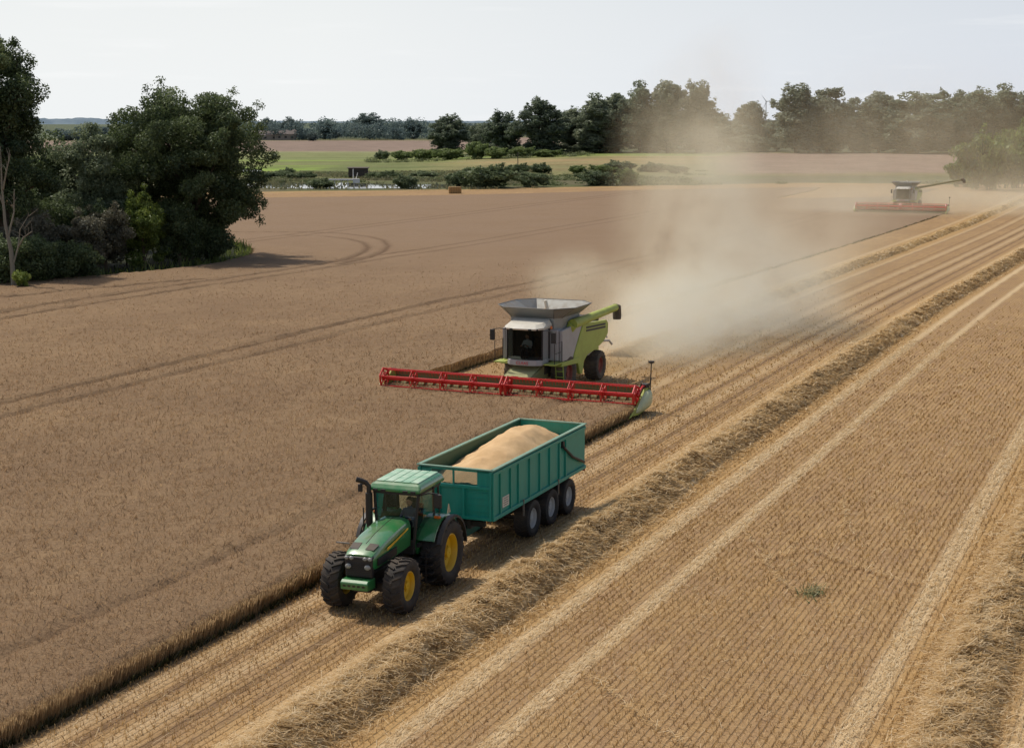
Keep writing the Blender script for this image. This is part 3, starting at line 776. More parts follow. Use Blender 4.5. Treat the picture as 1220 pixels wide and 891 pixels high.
# hood: rounded section lofted from the cab to the nose
def hood_ring(x, zt, zb, wt, wb):
    pts = []
    for (u, v) in ((-1, 0), (-1, .45), (-.97, .72), (-.86, .90), (-.6, .985), (-.25, 1.0), (.25, 1.0), (.6, .985), (.86, .90), (.97, .72), (1, .45), (1, 0)):
        wd = wb + (wt - wb) * v; pts.append((x, u * wd / 2, zb + (zt - zb) * v))
    return pts
m = MB(); m.loft([hood_ring(1.22, 2.02, 1.20, .88, .80), hood_ring(1.8, 1.98, 1.18, .90, .80), hood_ring(2.6, 1.86, 1.15, .88, .78), hood_ring(3.2, 1.72, 1.12, .84, .74), hood_ring(3.55, 1.61, 1.12, .80, .72), hood_ring(3.68, 1.53, 1.14, .74, .68)])
hood = m.build('hood', M_GREEN, tr, smooth=40)
for s in (-1, 1):   # yellow side stripe, nose vents on top, side grille
    ys = s * .4495
    MB().hexa([(1.5, ys, 1.76), (2.95, ys*.985, 1.50), (2.95, ys*.985 + s*.006, 1.50), (1.5, ys + s*.006, 1.76), (1.5, ys, 1.80), (2.95, ys*.985, 1.575), (2.95, ys*.985 + s*.006, 1.575), (1.5, ys + s*.006, 1.80)]).build('hood_stripe', M_YEL, hood)
    MB().hexa([(2.3, s*.425, 1.22), (3.5, s*.39, 1.20), (3.5, s*.41, 1.20), (2.3, s*.445, 1.22), (2.3, s*.43, 1.46), (3.5, s*.40, 1.40), (3.5, s*.425, 1.40), (2.3, s*.455, 1.46)]).build('side_grille', M_BLK, hood)
    MB().hexa([(3.18, s*.10, 1.727), (3.50, s*.09, 1.630), (3.50, s*.30, 1.622), (3.18, s*.33, 1.716), (3.18, s*.10, 1.737), (3.50, s*.09, 1.640), (3.50, s*.30, 1.632), (3.18, s*.33, 1.726)]).build('nose_vent', M_DKM, hood)
MB().tube([(1.3, 0, 2.019), (1.8, 0, 1.982), (2.6, 0, 1.862), (3.2, 0, 1.722)], .008, 6).build('hood_seam', M_DKM, hood)
# nose: black grille, lamps
m = MB(); m.loft([[(3.6, -.35, .86), (3.6, .35, .86), (3.6, .36, 1.52), (3.6, -.36, 1.52)], [(3.74, -.32, .90), (3.74, .32, .90), (3.72, .35, 1.46), (3.72, -.35, 1.46)]]); gr = m.build('grille', M_BLK, tr, bevel=.03)
m = MB()
for k in range(7): m.box((3.745, 0, .95 + k*.055), (.012, .6, .018))
m.build('grille_slats', M_DKM, gr)
for y in (-.29, -.17, .17, .29):
    MB().lathe([(.055, 0), (.05, .03), (.03, .045), (.002, .05)], (3.72, y, 1.43), 'x', 14).build('headlight', M_LAMP, gr, smooth=60)
for y in (-.24, .24):
    MB().lathe([(.075, 0), (.07, .04), (.04, .055), (.002, .06)], (3.745, y, 1.20), 'x', 14).build('headlight', M_LAMP, gr, smooth=60)
# front weight carrier, axles, chassis
m = MB(); m.prism([(3.45, .62), (3.98, .66), (4.0, .86), (3.9, .93), (3.45, .93)], 'y', -.46, .46); fb = m.build('front_weight', M_GREEN, tr, bevel=.03)
for k in range(5): MB().box((3.995, -.32 + .16*k, .78), (.02, .09, .05)).build('weight_slot', M_DKM, fb)
m = MB(); m.box((2.0, 0, .92), (3.1, .52, .5)); m.box((2.92, 0, .72), (.34, 1.5, .26)); m.tube([(2.92, -.9, .79), (2.92, .9, .79)], .15, 12); m.tube([(0, -.9, 1.0), (0, .9, 1.0)], .2, 14); m.box((0.1, 0, 1.0), (1.2, .62, .66)); m.box((-.75, 0, .62), (.6, .3, .14)); m.build('chassis', M_DKM, tr, bevel=.02)
MB().box((1.35, .62, .82), (1.3, .34, .46)).build('fuel_tank', M_BLK, tr, bevel=.05); MB().box((1.45, -.62, .82), (1.4, .34, .5)).build('fuel_tank', M_BLK, tr, bevel=.05)
m = MB()
for k in range(4): m.box((.98 + .03*k, .98 - .0*k, .42 + .24*k), (.42, .34, .035))
m.box((.77, .98, .85), (.03, .06, .95)); m.box((1.22, .98, .85), (.03, .06, .95)); m.build('cab_steps', M_BLK, tr)
m = MB(); m.box((2.05, .6, 1.11), (1.0, .38, .04)); m.build('platform', M_GREY, tr, bevel=.01)
m = MB()
for s in (-1, 1):      # lower link arms of the rear hitch
    m.tube([(-.3, s*.35, .6), (-1.15, s*.42, .55)], .045, 8)
m.tube([(-.6, 0, .62), (-1.25, 0, .56)], .06, 8); m.build('hitch', M_DKM, tr, smooth=50)
# rear fenders
for s in (-1, 1):
    m = MB(); rings = []
    for k in range(11):
        a = R(172 - k * 14.2); r0 = 1.10
        x, z = r0 * math.cos(a), 1.0 + r0 * math.sin(a); xo, zo = (r0 + .05) * math.cos(a), 1.0 + (r0 + .05) * math.sin(a)
        rings.append([(x, s*.60, z), (xo, s*.60, zo), (xo, s*1.12, zo), (x, s*1.14, z)])
    m.loft(rings)
    m.prism([(.98, 1.15), (1.06, 1.3), (.9, 1.8), (.3, 2.12), (-.55, 2.08), (-1.0, 1.6), (-.9, 1.2)], 'y', s*.57, s*.62)
    fd = m.build('fender', M_GREEN, tr, smooth=40)
    m = MB(); rings = []
    for k in range(12):
        a = R(176 - k * 13.6); r0 = 1.085
        rings.append([((r0)*math.cos(a), s*1.235, 1.0+(r0)*math.sin(a)), ((r0+.062)*math.cos(a), s*1.235, 1.0+(r0+.062)*math.sin(a)), ((r0+.05)*math.cos(a), s*1.36, 1.0+(r0+.05)*math.sin(a)), ((r0-.03)*math.cos(a), s*1.37, 1.0+(r0-.03)*math.sin(a))])
    m.loft(rings); m.build('fender_extension', M_BLK, fd, smooth=40)
    MB().box((.32, s*.98, 2.13), (.10, .2, .08)).build('marker_lamp', M_AMBER, fd, bevel=.02)
# cab
cab = MB().box((.35, 0, 1.27), (1.65, 1.16, .22)).build('cab_floor', M_BLK, tr, bevel=.03)
m = MB()
PIL = [((1.16, -.56, 1.25), (1.06, -.70, 2.78)), ((1.16, .56, 1.25), (1.06, .70, 2.78)), ((.12, -.80, 1.3), (.10, -.76, 2.78)), ((.12, .80, 1.3), (.10, .76, 2.78)), ((-.62, -.66, 1.5), (-.50, -.66, 2.78)), ((-.62, .66, 1.5), (-.50, .66, 2.78))]
for k, (p, q) in enumerate(PIL): m.tube([p, q], .05 if k < 2 else .04, 6)
m.box((.28, .72, 2.76), (1.56, .06, .08)); m.box((.28, -.72, 2.76), (1.56, .06, .08)); m.box((1.06, 0, 2.76), (.06, 1.4, .08)); m.box((-.5, 0, 2.76), (.06, 1.3, .08))
m.box((.62, .70, 1.36), (1.08, .08, .10)); m.box((.62, -.70, 1.36), (1.08, .08, .10)); m.box((1.15, 0, 1.4), (.08, 1.1, .22))
m.build('cab_frame', M_BLK, tr, smooth=40)
MB().quad((1.18, -.52, 1.5), (1.18, .52, 1.5), (1.07, .66, 2.74), (1.07, -.66, 2.74)).build('windscreen', M_GLASS, tr)
for s in (-1, 1):
    MB().quad((1.13, s*.60, 1.42), (.14, s*.82, 1.42), (.12, s*.78, 2.73), (1.06, s*.71, 2.73)).build('door_glass', M_GLASS, tr)
    MB().quad((.10, s*.82, 1.75), (-.60, s*.68, 1.75), (-.49, s*.67, 2.73), (.10, s*.78, 2.73)).build('side_glass', M_GLASS, tr)
MB().quad((-.63, -.62, 1.6), (-.63, .62, 1.6), (-.52, .62, 2.73), (-.52, -.62, 2.73)).build('rear_glass', M_GLASS, tr)
m = MB(); m.loft([[(1.22, -.80, 2.80), (1.22, .80, 2.80), (-.66, .80, 2.80), (-.66, -.80, 2.80)], [(1.24, -.82, 2.88), (1.24, .82, 2.88), (-.68, .82, 2.88), (-.68, -.82, 2.88)], [(1.12, -.77, 3.00), (1.12, .77, 3.00), (-.60, .77, 3.02), (-.60, -.77, 3.02)], [(.98, -.66, 3.06), (.98, .66, 3.06), (-.5, .66, 3.08), (-.5, -.66, 3.08)]])
roof = m.build('cab_roof', M_GREEN, tr, bevel=.04)
m = MB()
for k in range(5):
    y = -.54 + .27 * k; m.box((.24, y, 3.078), (1.52, .252, .03), Matrix.Rotation(R(.8), 3, 'Y'))
m.build('roof_panels', M_ROOFG, roof, bevel=.012)
for y in (-.6, -.35, .35, .6): MB().box((1.235, y, 2.845), (.03, .16, .07)).build('work_light', M_BLK, roof, bevel=.01)
m = MB(); m.box((-.02, 0, 1.62), (.5, .52, .14)); m.box((-.30, 0, 2.0), (.14, .50, .68), Matrix.Rotation(R(-8), 3, 'Y')); m.box((-.36, 0, 2.42), (.1, .28, .16)); m.box((-.02, 0, 1.45), (.34, .34, .24)); m.box((.05, -.36, 1.75), (.55, .14, .1)); m.build('seat', M_SEAT, tr, bevel=.04)
m = MB(); m.tube([(.98, 0, 1.35), (.72, 0, 1.88)], .05, 8); m.box((.9, 0, 1.72), (.16, .42, .26)); st = m.build('steering_column', M_BLK, tr, bevel=.03)
cw = MB(); pts = []
for k in range(21):
    a = 2*PI*k/20; pts.append((.66 + .07*math.cos(a)*1.2, .2*math.sin(a), 1.93 + .19*math.cos(a)*.75))
cw.tube(pts, .016, 6, cap=False); cw.tube([(.66, -.19, 1.93), (.66, .19, 1.93)], .014, 6); cw.build('steering_wheel', M_BLK, st, smooth=60)
mirror(tr, (1.08, .74, 2.55), (1.0, 1.28, 2.62), (.07, .24, .42)); mirror(tr, (1.08, -.74, 2.72), (1.02, -1.18, 2.74), (.06, .15, .24))
m = MB(); m.tube([(1.28, -.66, 1.5), (1.28, -.66, 1.62)], .08, 12); m.tube([(1.28, -.66, 1.62), (1.28, -.66, 2.52)], .105, 16); m.tube([(1.28, -.66, 2.5), (1.28, -.66, 2.72), (1.33, -.74, 2.84), (1.40, -.86, 2.90), (1.46, -.98, 2.94)], (.07, .07, .072, .075, .08), 12)
m.tube([(1.28, -.5, 2.05), (1.1, -.5, 2.05)], .03, 6); m.tube([(1.42, -.78, 1.35), (1.42, -.78, 2.1)], .02, 6); m.build('exhaust', M_DKM, tr, smooth=50)
MB().box((3.4, -.62, 1.74), (.05, .4, .03)).build('camera_bar', M_GREY, tr)
MB().prism([(-.98, 1.98), (-.72, 1.98), (-.85, 2.26)], 'y', .86, .88).build('warning_triangle', paint('faded_sign', srgb(206, 178, 146), 0.6, 0.2), tr)
M_LAMP2 = None
for o in tr.children:                      # stance: hood and nose sit high over the front axle
    n = o.name.split('.')[0]
    if n in ('hood', 'grille'): o.location.z += .26; o.scale.y = 1.22
    elif n == 'front_weight': o.location.z += .20; o.location.x += .05; o.scale.y = .9
    elif n in ('cab_roof', 'mirror_arm'): o.location.z += .20 if n == 'cab_roof' else .38
    elif n in ('cab_frame', 'windscreen', 'door_glass', 'side_glass', 'rear_glass'): o.scale.z = 1.072; o.location.z += -.005
    elif n == 'exhaust': o.location.z += .42; o.location.y -= .12
    elif n == 'camera_bar': o.location.z += .26
c_, s_ = math.cos(TH), math.sin(TH)
def on_tractor(x, y, z): return (TX0 + c_*x - s_*y, TY0 + s_*x + c_*y, z)
person_seated('person', on_tractor(.02, 0, 1.68), TH, M_SHIRT, 'driver sitting behind the steering wheel in the green tractor cab')

# ------------------------------------------------------------------ trailer (origin under the front panel, +x towards the tractor)
RX0, RY0, RH = -20.64, 43.22, R(-89.4)
tl = empty('grain_trailer', (RX0, RY0, 0), RH, 'teal three axle tipping trailer heaped with grain behind the tractor', 'trailer')
ZT, ZB, L, W = 2.97, 1.38, 8.3, 1.25
def zb(x): return ZB + .0 * x
for s in (-1, 1):
    m = MB(); m.box((-L/2, s*(W-.02), (ZT+ZB)/2), (L, .04, ZT-ZB)); sw = m.build('side_panel', M_TEAL, tl)
    m = MB()
    xs = [-.08, -.62, -1.45, -2.1, -3.05, -3.95, -4.85, -5.75, -6.35]
    for k, x in enumerate(xs): m.box((x, s*(W+.028), (ZT+ZB)/2 - .02), (.075 if k else .14, .056, ZT-ZB-.16))
    m.box((-L/2, s*(W+.035), ZB+.06), (L, .07, .12)); m.box((-L/2, s*(W+.03), ZT-.11), (L - .02, .06, .1))
    m.build('side_ribs', M_TEAL, sw, bevel=.008)
    MB().box((-L/2, s*(W+.01), ZT+.022), (L+.06, .13, .045)).build('top_rail', M_RAIL, sw, bevel=.01)
    m = MB(); m.tube([(-6.0, s*(W+.08), ZT-.38), (-6.9, s*(W+.08), ZT-.9), (-8.05, s*(W+.08), ZB+.28)], .05, 8); m.box((-6.02, s*(W+.05), ZT-.3), (.12, .08, .22)); m.build('tailgate_arm', M_DKM, sw, smooth=50)
    for x in (-2.42, -5.55): MB().box((x, s*(W+.07), 1.28), (.05, .04, .55)).build('mudguard_stay', M_GREY, sw)
    if s > 0:
        pl = MB().box((-1.07, W+.012, 1.80), (.52, .018, .34)).build('data_plate', M_WHITE, sw)
        m = MB()
        for k in range(4): m.box((-1.07, W+.0225, 1.91 - .07*k), (.40 - .06*(k % 2), .003, .022))
        m.build('plate_lines', M_GREY, pl)
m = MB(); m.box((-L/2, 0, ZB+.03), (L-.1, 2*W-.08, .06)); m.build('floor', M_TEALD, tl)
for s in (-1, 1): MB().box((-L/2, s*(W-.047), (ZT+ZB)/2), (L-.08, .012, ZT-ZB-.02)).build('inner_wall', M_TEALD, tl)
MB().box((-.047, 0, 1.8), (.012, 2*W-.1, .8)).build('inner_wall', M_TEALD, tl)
# front panel with a meshed window strip near the top
m = MB(); m.box((-.02, 0, (ZB + 2.46)/2), (.04, 2*W - .08, 2.46 - ZB)); m.box((-.02, .98, 2.71), (.04, .46, .5)); m.box((-.02, -1.02, 2.71), (.04, .38, .5)); m.box((-.02, 0, 2.93), (.04, 2*W - .08, .07)); m.box((-.02, -.06, 2.68), (.05, .05, .5))
fp = m.build('front_panel', M_TEAL, tl)
m = MB()
for y in (-1.21, -.55, .30, 1.21): m.box((.03, y, 1.92), (.06, .08, 1.02))
for z in (1.44, 2.42): m.box((.032, 0, z), (.064, 2*W - .02, .09))
for z in (1.65, 1.86, 2.07, 2.26): m.box((.008, .78, z), (.016, .84, .02))
m.box((.02, 1.21, 2.2), (.05, .08, 1.5)); m.box((.02, -1.21, 2.2), (.05, .08, 1.5))
m.build('panel_ribs', M_TEAL, fp, bevel=.006)
t = NT('wire_mesh'); c = t.coord(); ws = t.mapping(c, (1, 1, 1)); sp = t.node('SeparateXYZ'); t.link(ws, sp.inputs[0])
ga = t.math('LESS_THAN', t.math('FRACT', t.math('MULTIPLY', sp.outputs[1], 28)), .38); gb = t.math('LESS_THAN', t.math('FRACT', t.math('MULTIPLY', sp.outputs[2], 28)), .38)
ap = t.math('MAXIMUM', ga, gb); b = t.bsdf(srgb(60, 110, 98), 0.6); t.link(ap, b.inputs['Alpha'])
MB().quad((-.022, -.83, 2.46), (-.022, .75, 2.46), (-.022, .75, 2.9), (-.022, -.83, 2.9)).build('window_mesh', t.m, fp)
MB().box((0, 0, ZT+.022), (.11, 2*W + .12, .045)).build('top_rail', M_RAIL, fp, bevel=.01)
m = MB(); m.box((-L+.02, 0, (ZT+ZB)/2), (.05, 2*W - .09, ZT-ZB)); tg = m.build('tailgate', M_TEAL, tl)
m = MB()
for y in (-1.2, -.6, 0, .6, 1.2): m.box((-L-.03, y, (ZT+ZB)/2), (.06, .08, ZT-ZB-.05))
m.box((-L-.03, 0, ZB+.06), (.062, 2*W, .1)); m.box((-L-.03, 0, ZT-.06), (.062, 2*W, .1)); m.build('tailgate_ribs', M_TEAL, tg)
for s in (-1, 1): MB().box((-L-.10, s*1.1, ZB-.06), (.06, .28, .12)).build('tail_light', paint('red_lens', srgb(170, 30, 26), 0.2, 0.2), tg)
MB().box((-L+.02, 0, ZT+.022), (.11, 2*W - .13, .045)).build('top_rail', M_RAIL, tg, bevel=.01)
# chassis, drawbar, axles
m = MB()
for s in (-1, 1): m.box((-4.1, s*.42, 1.2), (8.0, .12, .3)); m.box((-5.4, s*.42, .88), (4.2, .1, .26))
for x in (-.2, -2.4, -4.4, -6.1, -8.0): m.box((x, 0, 1.22), (.12, 1.9, .16))
for x in (-3.57, -5.24, -6.9): m.tube([(x, -.9, .62), (x, .9, .62)], .07, 8)
m.build('chassis', M_DKM, tl)
m = MB(); m.hexa([(-.9, -.45, .86), (1.25, -.08, .52), (1.25, .08, .52), (-.9, .45, .86), (-.9, -.45, 1.2), (1.25, -.08, .66), (1.25, .08, .66), (-.9, .45, 1.2)]); m.tube([(.75, .2, .6), (.75, .2, 1.1)], .05, 8); m.build('drawbar', M_TEALD, tl, bevel=.02)
for x in (-3.57, -5.24, -6.9):
    for s in (-1, 1):
        wheel(tl, (x, s*.98, .64), .64, .54, .33, M_RIM, 26, s, lug_h=.02, dish=.07)
# grain heap lying in the trailer
nx_, ny_ = 84, 30
gxs = np.linspace(-L+.06, -.06, nx_); gys = np.linspace(-W+.06, W-.06, ny_); U, Vv = np.meshgrid(gxs, gys)
h = 2.34 + .86*np.exp(-((U+5.6)/2.0)**2 - ((Vv-.05)/1.15)**2) + .56*np.exp(-((U+3.5)/1.5)**2 - ((Vv-.30)/1.25)**2) + .52*np.exp(-((U+1.6)/1.5)**2 - ((Vv-.35)/1.25)**2) + .18*np.exp(-((U+6.8)/1.0)**2 - ((Vv+.1)/.9)**2)
h += .20*(fbm(U*1.3, Vv*1.1, 5)-.5) + .07*(fbm(U*5, Vv*5, 9)-.5); h = np.minimum(h, 3.28)
h[:, 0] = 1.5; 
Vg = np.stack([U, Vv, h], -1).reshape(-1, 3); i, j = np.meshgrid(np.arange(ny_-1), np.arange(nx_-1), indexing='ij')
hp = mesh_np('grain_heap', Vg, np.stack([i*nx_+j, i*nx_+j+1, (i+1)*nx_+j+1, (i+1)*nx_+j], -1).reshape(-1, 4), M_GRAIN, smooth=True)
hp.location = (RX0, RY0, 0); hp.rotation_euler = (0, 0, RH); tag(hp, 'heap of pale golden grain filling the teal trailer', 'grain', kind='stuff')
M_SHLD = paint('pale_lime_shield', srgb(196, 204, 160), .4, .3)
M_FEED = paint('dusty_feeder', srgb(158, 160, 112), .6, .5)
# ------------------------------------------------------------------ combine harvester (origin between the front wheels, +x forward)
def make_combine(loc, rz, label, auger_out):
    cb = empty('combine_harvester', loc, rz, label, 'combine', 'combine harvesters cutting the wheat')
    # wheels
    for s in (-1, 1):
        wheel(cb, (0, s*1.28, .98), .98, .78, .50, M_REDD, 22, s, M_RUBD, .05, .1)
        wheel(cb, (-4.35, s*1.36, .80), .80, .80, .42, M_REDD, 20, s, M_RUBD, .045, .08)
    m = MB(); m.tube([(0, -1.2, .98), (0, 1.2, .98)], .2, 10); m.tube([(-4.35, -1.2, .76), (-4.35, 1.2, .76)], .14, 10); m.box((-1.8, 0, 1.35), (6.6, 1.7, .5)); m.build('chassis', M_DKM, cb)
    # body core
    m = MB(); m.prism([(1.15, 1.75), (1.15, 3.35), (-2.2, 3.35), (-5.4, 3.05), (-5.75, 2.5), (-5.2, 1.9), (-3.2, 1.45)], 'y', -1.45, 1.45); body = m.build('body', M_LGREY, cb, bevel=.08)
    for s in (-1, 1):
        m = MB(); m.prism([(1.05, 1.72), (1.12, 3.30), (-.1, 3.38), (-1.75, 3.34), (-.55, 1.95), (-.4, 1.72)], 'y', s*1.46, s*1.64); m.build('side_panel', M_LGREY, cb, bevel=.05)
        m = MB(); m.prism([(-1.79, 3.3), (-.59, 1.95), (-.44, 1.70), (-.9, 1.62), (-1.1, 1.30), (-1.40, .75), (-1.75, .72), (-1.95, 1.35), (-2.5, 1.62), (-3.6, 1.72), (-4.9, 2.0), (-5.55, 2.35), (-5.6, 2.9), (-5.35, 3.12)], 'y', s*1.46, s*1.66)
        rp = m.build('rear_panel', M_LIME, cb, bevel=.05)
        m = MB()
        for k in range(2):
            z = 3.02 - .16*k; m.hexa([(-2.2, s*1.655, z), (-5.1, s*1.655, z-.14), (-5.1, s*1.675, z-.14), (-2.2, s*1.675, z), (-2.2, s*1.655, z+.10), (-5.1, s*1.655, z-.03), (-5.1, s*1.675, z-.03), (-2.2, s*1.675, z+.10)])
        m.build('louvre', M_BLK, rp)
        m = MB(); m.prism([(.95, 1.7), (1.2, 1.66), (1.3, 1.5), (-1.2, 1.36), (-1.2, 1.68)], 'y', s*1.0, s*1.68); m.build('wheel_arch', M_LIME, cb, bevel=.03)
    # access ladder and platform at the left of the cab
    m = MB(); m.box((1.55, 1.36, 1.70), (1.2, .62, .05))
    m.build('platform', M_LIME, cb)
    m = MB()
    for y in (1.22, 1.62): m.tube([(1.0, y, 1.7), (1.05, y + .1, .55)], .025, 6)
    for k in range(4): m.box((1.03, 1.45, .65 + .29*k), (.14, .42, .035))
    m.build('ladder', M_LIME, cb)
    for s in (-1, 1):
        m = MB(); x1 = 2.1; yy = s*1.62
        m.tube([(x1, yy, 1.72), (x1, yy, 2.75), (1.1, yy, 2.75), (1.1, yy, 1.72)], .02, 6); m.tube([(x1, yy, 2.25), (1.1, yy, 2.25)], .016, 6)
        m.build('handrail', M_DKM, cb, smooth=50)
    m = MB(); m.box((1.75, -1.36, 1.70), (.8, .6, .06)); m.build('side_step', M_LIME, cb)
    # cab
    m = MB(); m.prism([(1.2, -.95), (2.05, -.95), (2.3, -.72), (2.4, -.3), (2.4, .3), (2.3, .72), (2.05, .95), (1.2, .95)], 'z', 1.62, 1.92); bp = m.build('cab_base', M_LGREY, cb, bevel=.04)
    MB().box((2.405, 0, 1.75), (.012, .5, .14)).build('name_strip', M_LGREY, bp)
    cu = bpy.data.curves.new('maker_lettering', 'FONT'); cu.body = 'CLAAS'; cu.size = .22; cu.extrude = .004; cu.align_x = 'CENTER'; cu.align_y = 'CENTER'
    tmp = bpy.data.objects.new('tmp', cu); COL.objects.link(tmp); bpy.context.view_layer.update()
    me = bpy.data.meshes.new_from_object(tmp.evaluated_get(bpy.context.evaluated_depsgraph_get())); bpy.data.objects.remove(tmp)
    tx = bpy.data.objects.new('maker_lettering', me); COL.objects.link(tx); me.materials.clear(); me.materials.append(M_RED); tx.parent = bp; tx.location = (2.418, 0, 1.752); tx.rotation_euler = (PI/2, 0, PI/2)
    gp = [(2.08, -.93), (2.34, -.62), (2.43, -.22), (2.43, .22), (2.34, .62), (2.08, .93)]
    for nm, p, q in (('windscreen', 0, 5),):
        m = MB(); m.add([(x, y, 1.93) for x, y in gp] + [(x - .02, y, 3.42) for x, y in gp], [(i, i+1, i+7, i+6) for i in range(5)]); m.build(nm, M_DGLASS, cb, smooth=60)
    for s in (-1, 1): MB().quad((2.06, s*.94, 1.93), (1.22, s*.97, 1.93), (1.22, s*.97, 3.42), (2.04, s*.94, 3.42)).build('side_glass', M_DGLASS, cb)
    m = MB()
    for s in (-1, 1):
        m.tube([(2.07, s*.945, 1.9), (2.05, s*.945, 3.45)], .045, 6); m.tube([(1.22, s*.97, 1.9), (1.22, s*.97, 3.45)], .05, 6)
    m.box((1.18, 0, 2.65), (.04, 1.9, 1.55)); m.build('cab_frame', M_BLK, cb, smooth=50)
    m = MB(); m.loft([[(2.55, -.78, 3.43), (2.62, -.3, 3.43), (2.62, .3, 3.43), (2.55, .78, 3.43), (2.1, 1.04, 3.43), (1.1, 1.04, 3.43), (1.1, -1.04, 3.43), (2.1, -1.04, 3.43)],
                      [(2.58, -.8, 3.52), (2.66, -.3, 3.52), (2.66, .3, 3.52), (2.58, .8, 3.52), (2.12, 1.07, 3.53), (1.08, 1.07, 3.62), (1.08, -1.07, 3.62), (2.12, -1.07, 3.53)],
                      [(2.2, -.62, 3.66), (2.26, -.2, 3.67), (2.26, .2, 3.67), (2.2, .62, 3.66), (1.9, .86, 3.74), (1.14, .95, 3.86), (1.14, -.95, 3.86), (1.9, -.86, 3.74)]]); rf = m.build('cab_roof', M_WHITE, cb, bevel=.03)
    for y in (-.8, -.5, .5, .8): MB().box((2.60 - .12*(abs(y) > .6), y, 3.47), (.06, .16, .07)).build('work_light', M_BLK, rf)
    MB().lathe([(.06, 0), (.06, .1), (.03, .15), (.002, .16)], (1.5, 1.2, 3.42), 'z', 10).build('beacon', M_AMBER, rf, smooth=50)
    m = MB(); m.box((1.55, 0, 2.15), (.5, .5, .14)); m.box((1.32, 0, 2.5), (.12, .5, .66)); m.build('seat', M_SEAT, cb, bevel=.03)
    m = MB(); m.tube([(2.15, 0, 1.95), (2.0, 0, 2.42)], .05, 8); m.tube([(2.0 + .06*math.cos(2*PI*k/14), .19*math.sin(2*PI*k/14), 2.46 + .17*math.cos(2*PI*k/14)) for k in range(15)], .016, 6, cap=False); m.build('steering_wheel', M_BLK, cb, smooth=60)
    mirror(cb, (2.2, .95, 3.40), (2.25, 1.62, 3.36), (.1, .26, .55)); mirror(cb, (2.2, -.95, 3.40), (2.25, -1.68, 3.36), (.1, .26, .55))
    # grain tank with flared extension
    lo = [(1.05, -1.15), (1.05, 1.15), (.6, 1.40), (-1.9, 1.40), (-2.3, 1.15), (-2.3, -1.15), (-1.9, -1.40), (.6, -1.40)]
    hi = [(1.55, -1.35), (1.55, 1.35), (.55, 2.10), (-1.75, 2.10), (-2.7, 1.35), (-2.7, -1.35), (-1.75, -2.10), (.55, -2.10)]
    m = MB(); m.loft([[(x, y, 3.3) for x, y in lo], [(x, y, 3.88) for x, y in lo], [(x, y, 4.40) for x, y in hi], [(x*.985-.01, y*.985, 4.40) for x, y in hi], [(x*.96, y*.96, 3.9) for x, y in lo], [(x*.95, y*.95, 3.5) for x, y in lo]], cap=True); tk = m.build('grain_tank', M_TANK, cb)
    m = MB()
    for (a, b_), (c, d) in zip(lo, hi): m.tube([(a, b_, 3.88), (c, d, 4.42)], .022, 5)
    for k in range(8):
        p, q = hi[k], hi[(k+1) % 8]; m.tube([(p[0], p[1], 4.41), (q[0], q[1], 4.41)], .026, 5)
    m.build('tank_frame', M_GREY, tk, smooth=50)
    n_ = 20; rings = []
    for k in range(6):
        r = 1 - k/5.5; rings.append([(-.55 + 1.55*r*math.cos(2*PI*q/n_), 1.25*r*math.sin(2*PI*q/n_), 3.72 + .46*(1-r**1.2) + .04*math.sin(q*3+k)) for q in range(n_)])
    MB().loft(rings).build('tank_grain', M_GRAIN, tk, smooth=70)
    m = MB(); m.tube([(-.55, .2, 3.9), (-.4, .1, 4.62)], .09, 10); m.build('filling_auger', M_WHITE, tk, smooth=50)
    # engine deck at the rear
    m = MB(); m.box((-3.9, 0, 3.2), (2.6, 2.5, .3)); m.box((-3.6, -.4, 3.45), (1.3, 1.1, .35)); m.tube([(-3.2, -1.0, 3.3), (-3.2, -1.0, 3.95)], .09, 10); m.build('engine_deck', M_DKM, cb, bevel=.05)
    m = MB(); m.box((-3.9, .95, 3.38), (2.2, .45, .14)); m.build('engine_cover', M_LGREY, cb, bevel=.04)
    # unloading auger
    m = MB()
    if auger_out: p0, p1, p2 = (-.8, 1.35, 3.5), (-1.1, 8.1, 4.85), (-1.1, 8.5, 4.6)
    else: p0, p1, p2 = (-.35, 1.62, 3.46), (-6.55, 1.72, 3.66), (-6.72, 1.74, 3.22)
    P0, P1 = Vector(p0), Vector(p1)
    m.tube([P0, P0.lerp(P1, .5), P1], (.26, .22, .20) if not auger_out else (.20, .16, .14), 14); au = m.build('unloading_auger', M_LIME if not auger_out else M_LIMED, cb, smooth=50)
    m = MB(); m.tube([P1 - (P1-P0).normalized()*.05, P1 + (P1-P0).normalized()*.18, Vector(p2), Vector(p2) - Vector((0, 0, .22))], (.21, .23, .24, .22), 14); m.build('auger_spout', M_RUBD, au, smooth=60)
    m = MB(); m.tube([(-.35, 1.25, 3.0), (-.35, 1.5, 3.3), p0], (.26, .27, .27), 12); m.build('auger_elbow', M_LIME, au, smooth=60)
    m = MB(); m.tube([(-5.3, 1.2, 1.95), (-6.4, 1.4, 1.85), (-6.75, 1.45, 1.6)], .06, 8); m.tube([(-5.4, 1.3, 2.1), (-5.9, 1.4, 2.2), (-6.1, 1.4, 2.05)], .045, 6); m.build('tow_arm', M_LGREY, cb, smooth=50)
    m = MB(); m.prism([(-5.4, 1.9), (-6.1, 1.5), (-6.0, .95), (-5.0, 1.0), (-4.6, 1.5)], 'y', -.95, .95); m.build('straw_hood', M_LIME, cb, bevel=.05)
    # feeder house
    m = MB(); m.hexa([(.9, -.82, .95), (3.35, -.82, .38), (3.35, .82, .38), (.9, .82, .95), (.9, -.82, 1.72), (3.35, -.82, 1.02), (3.35, .82, 1.02), (.9, .82, 1.72)]); fh = m.build('feeder_house', M_LIMED, cb, bevel=.04)
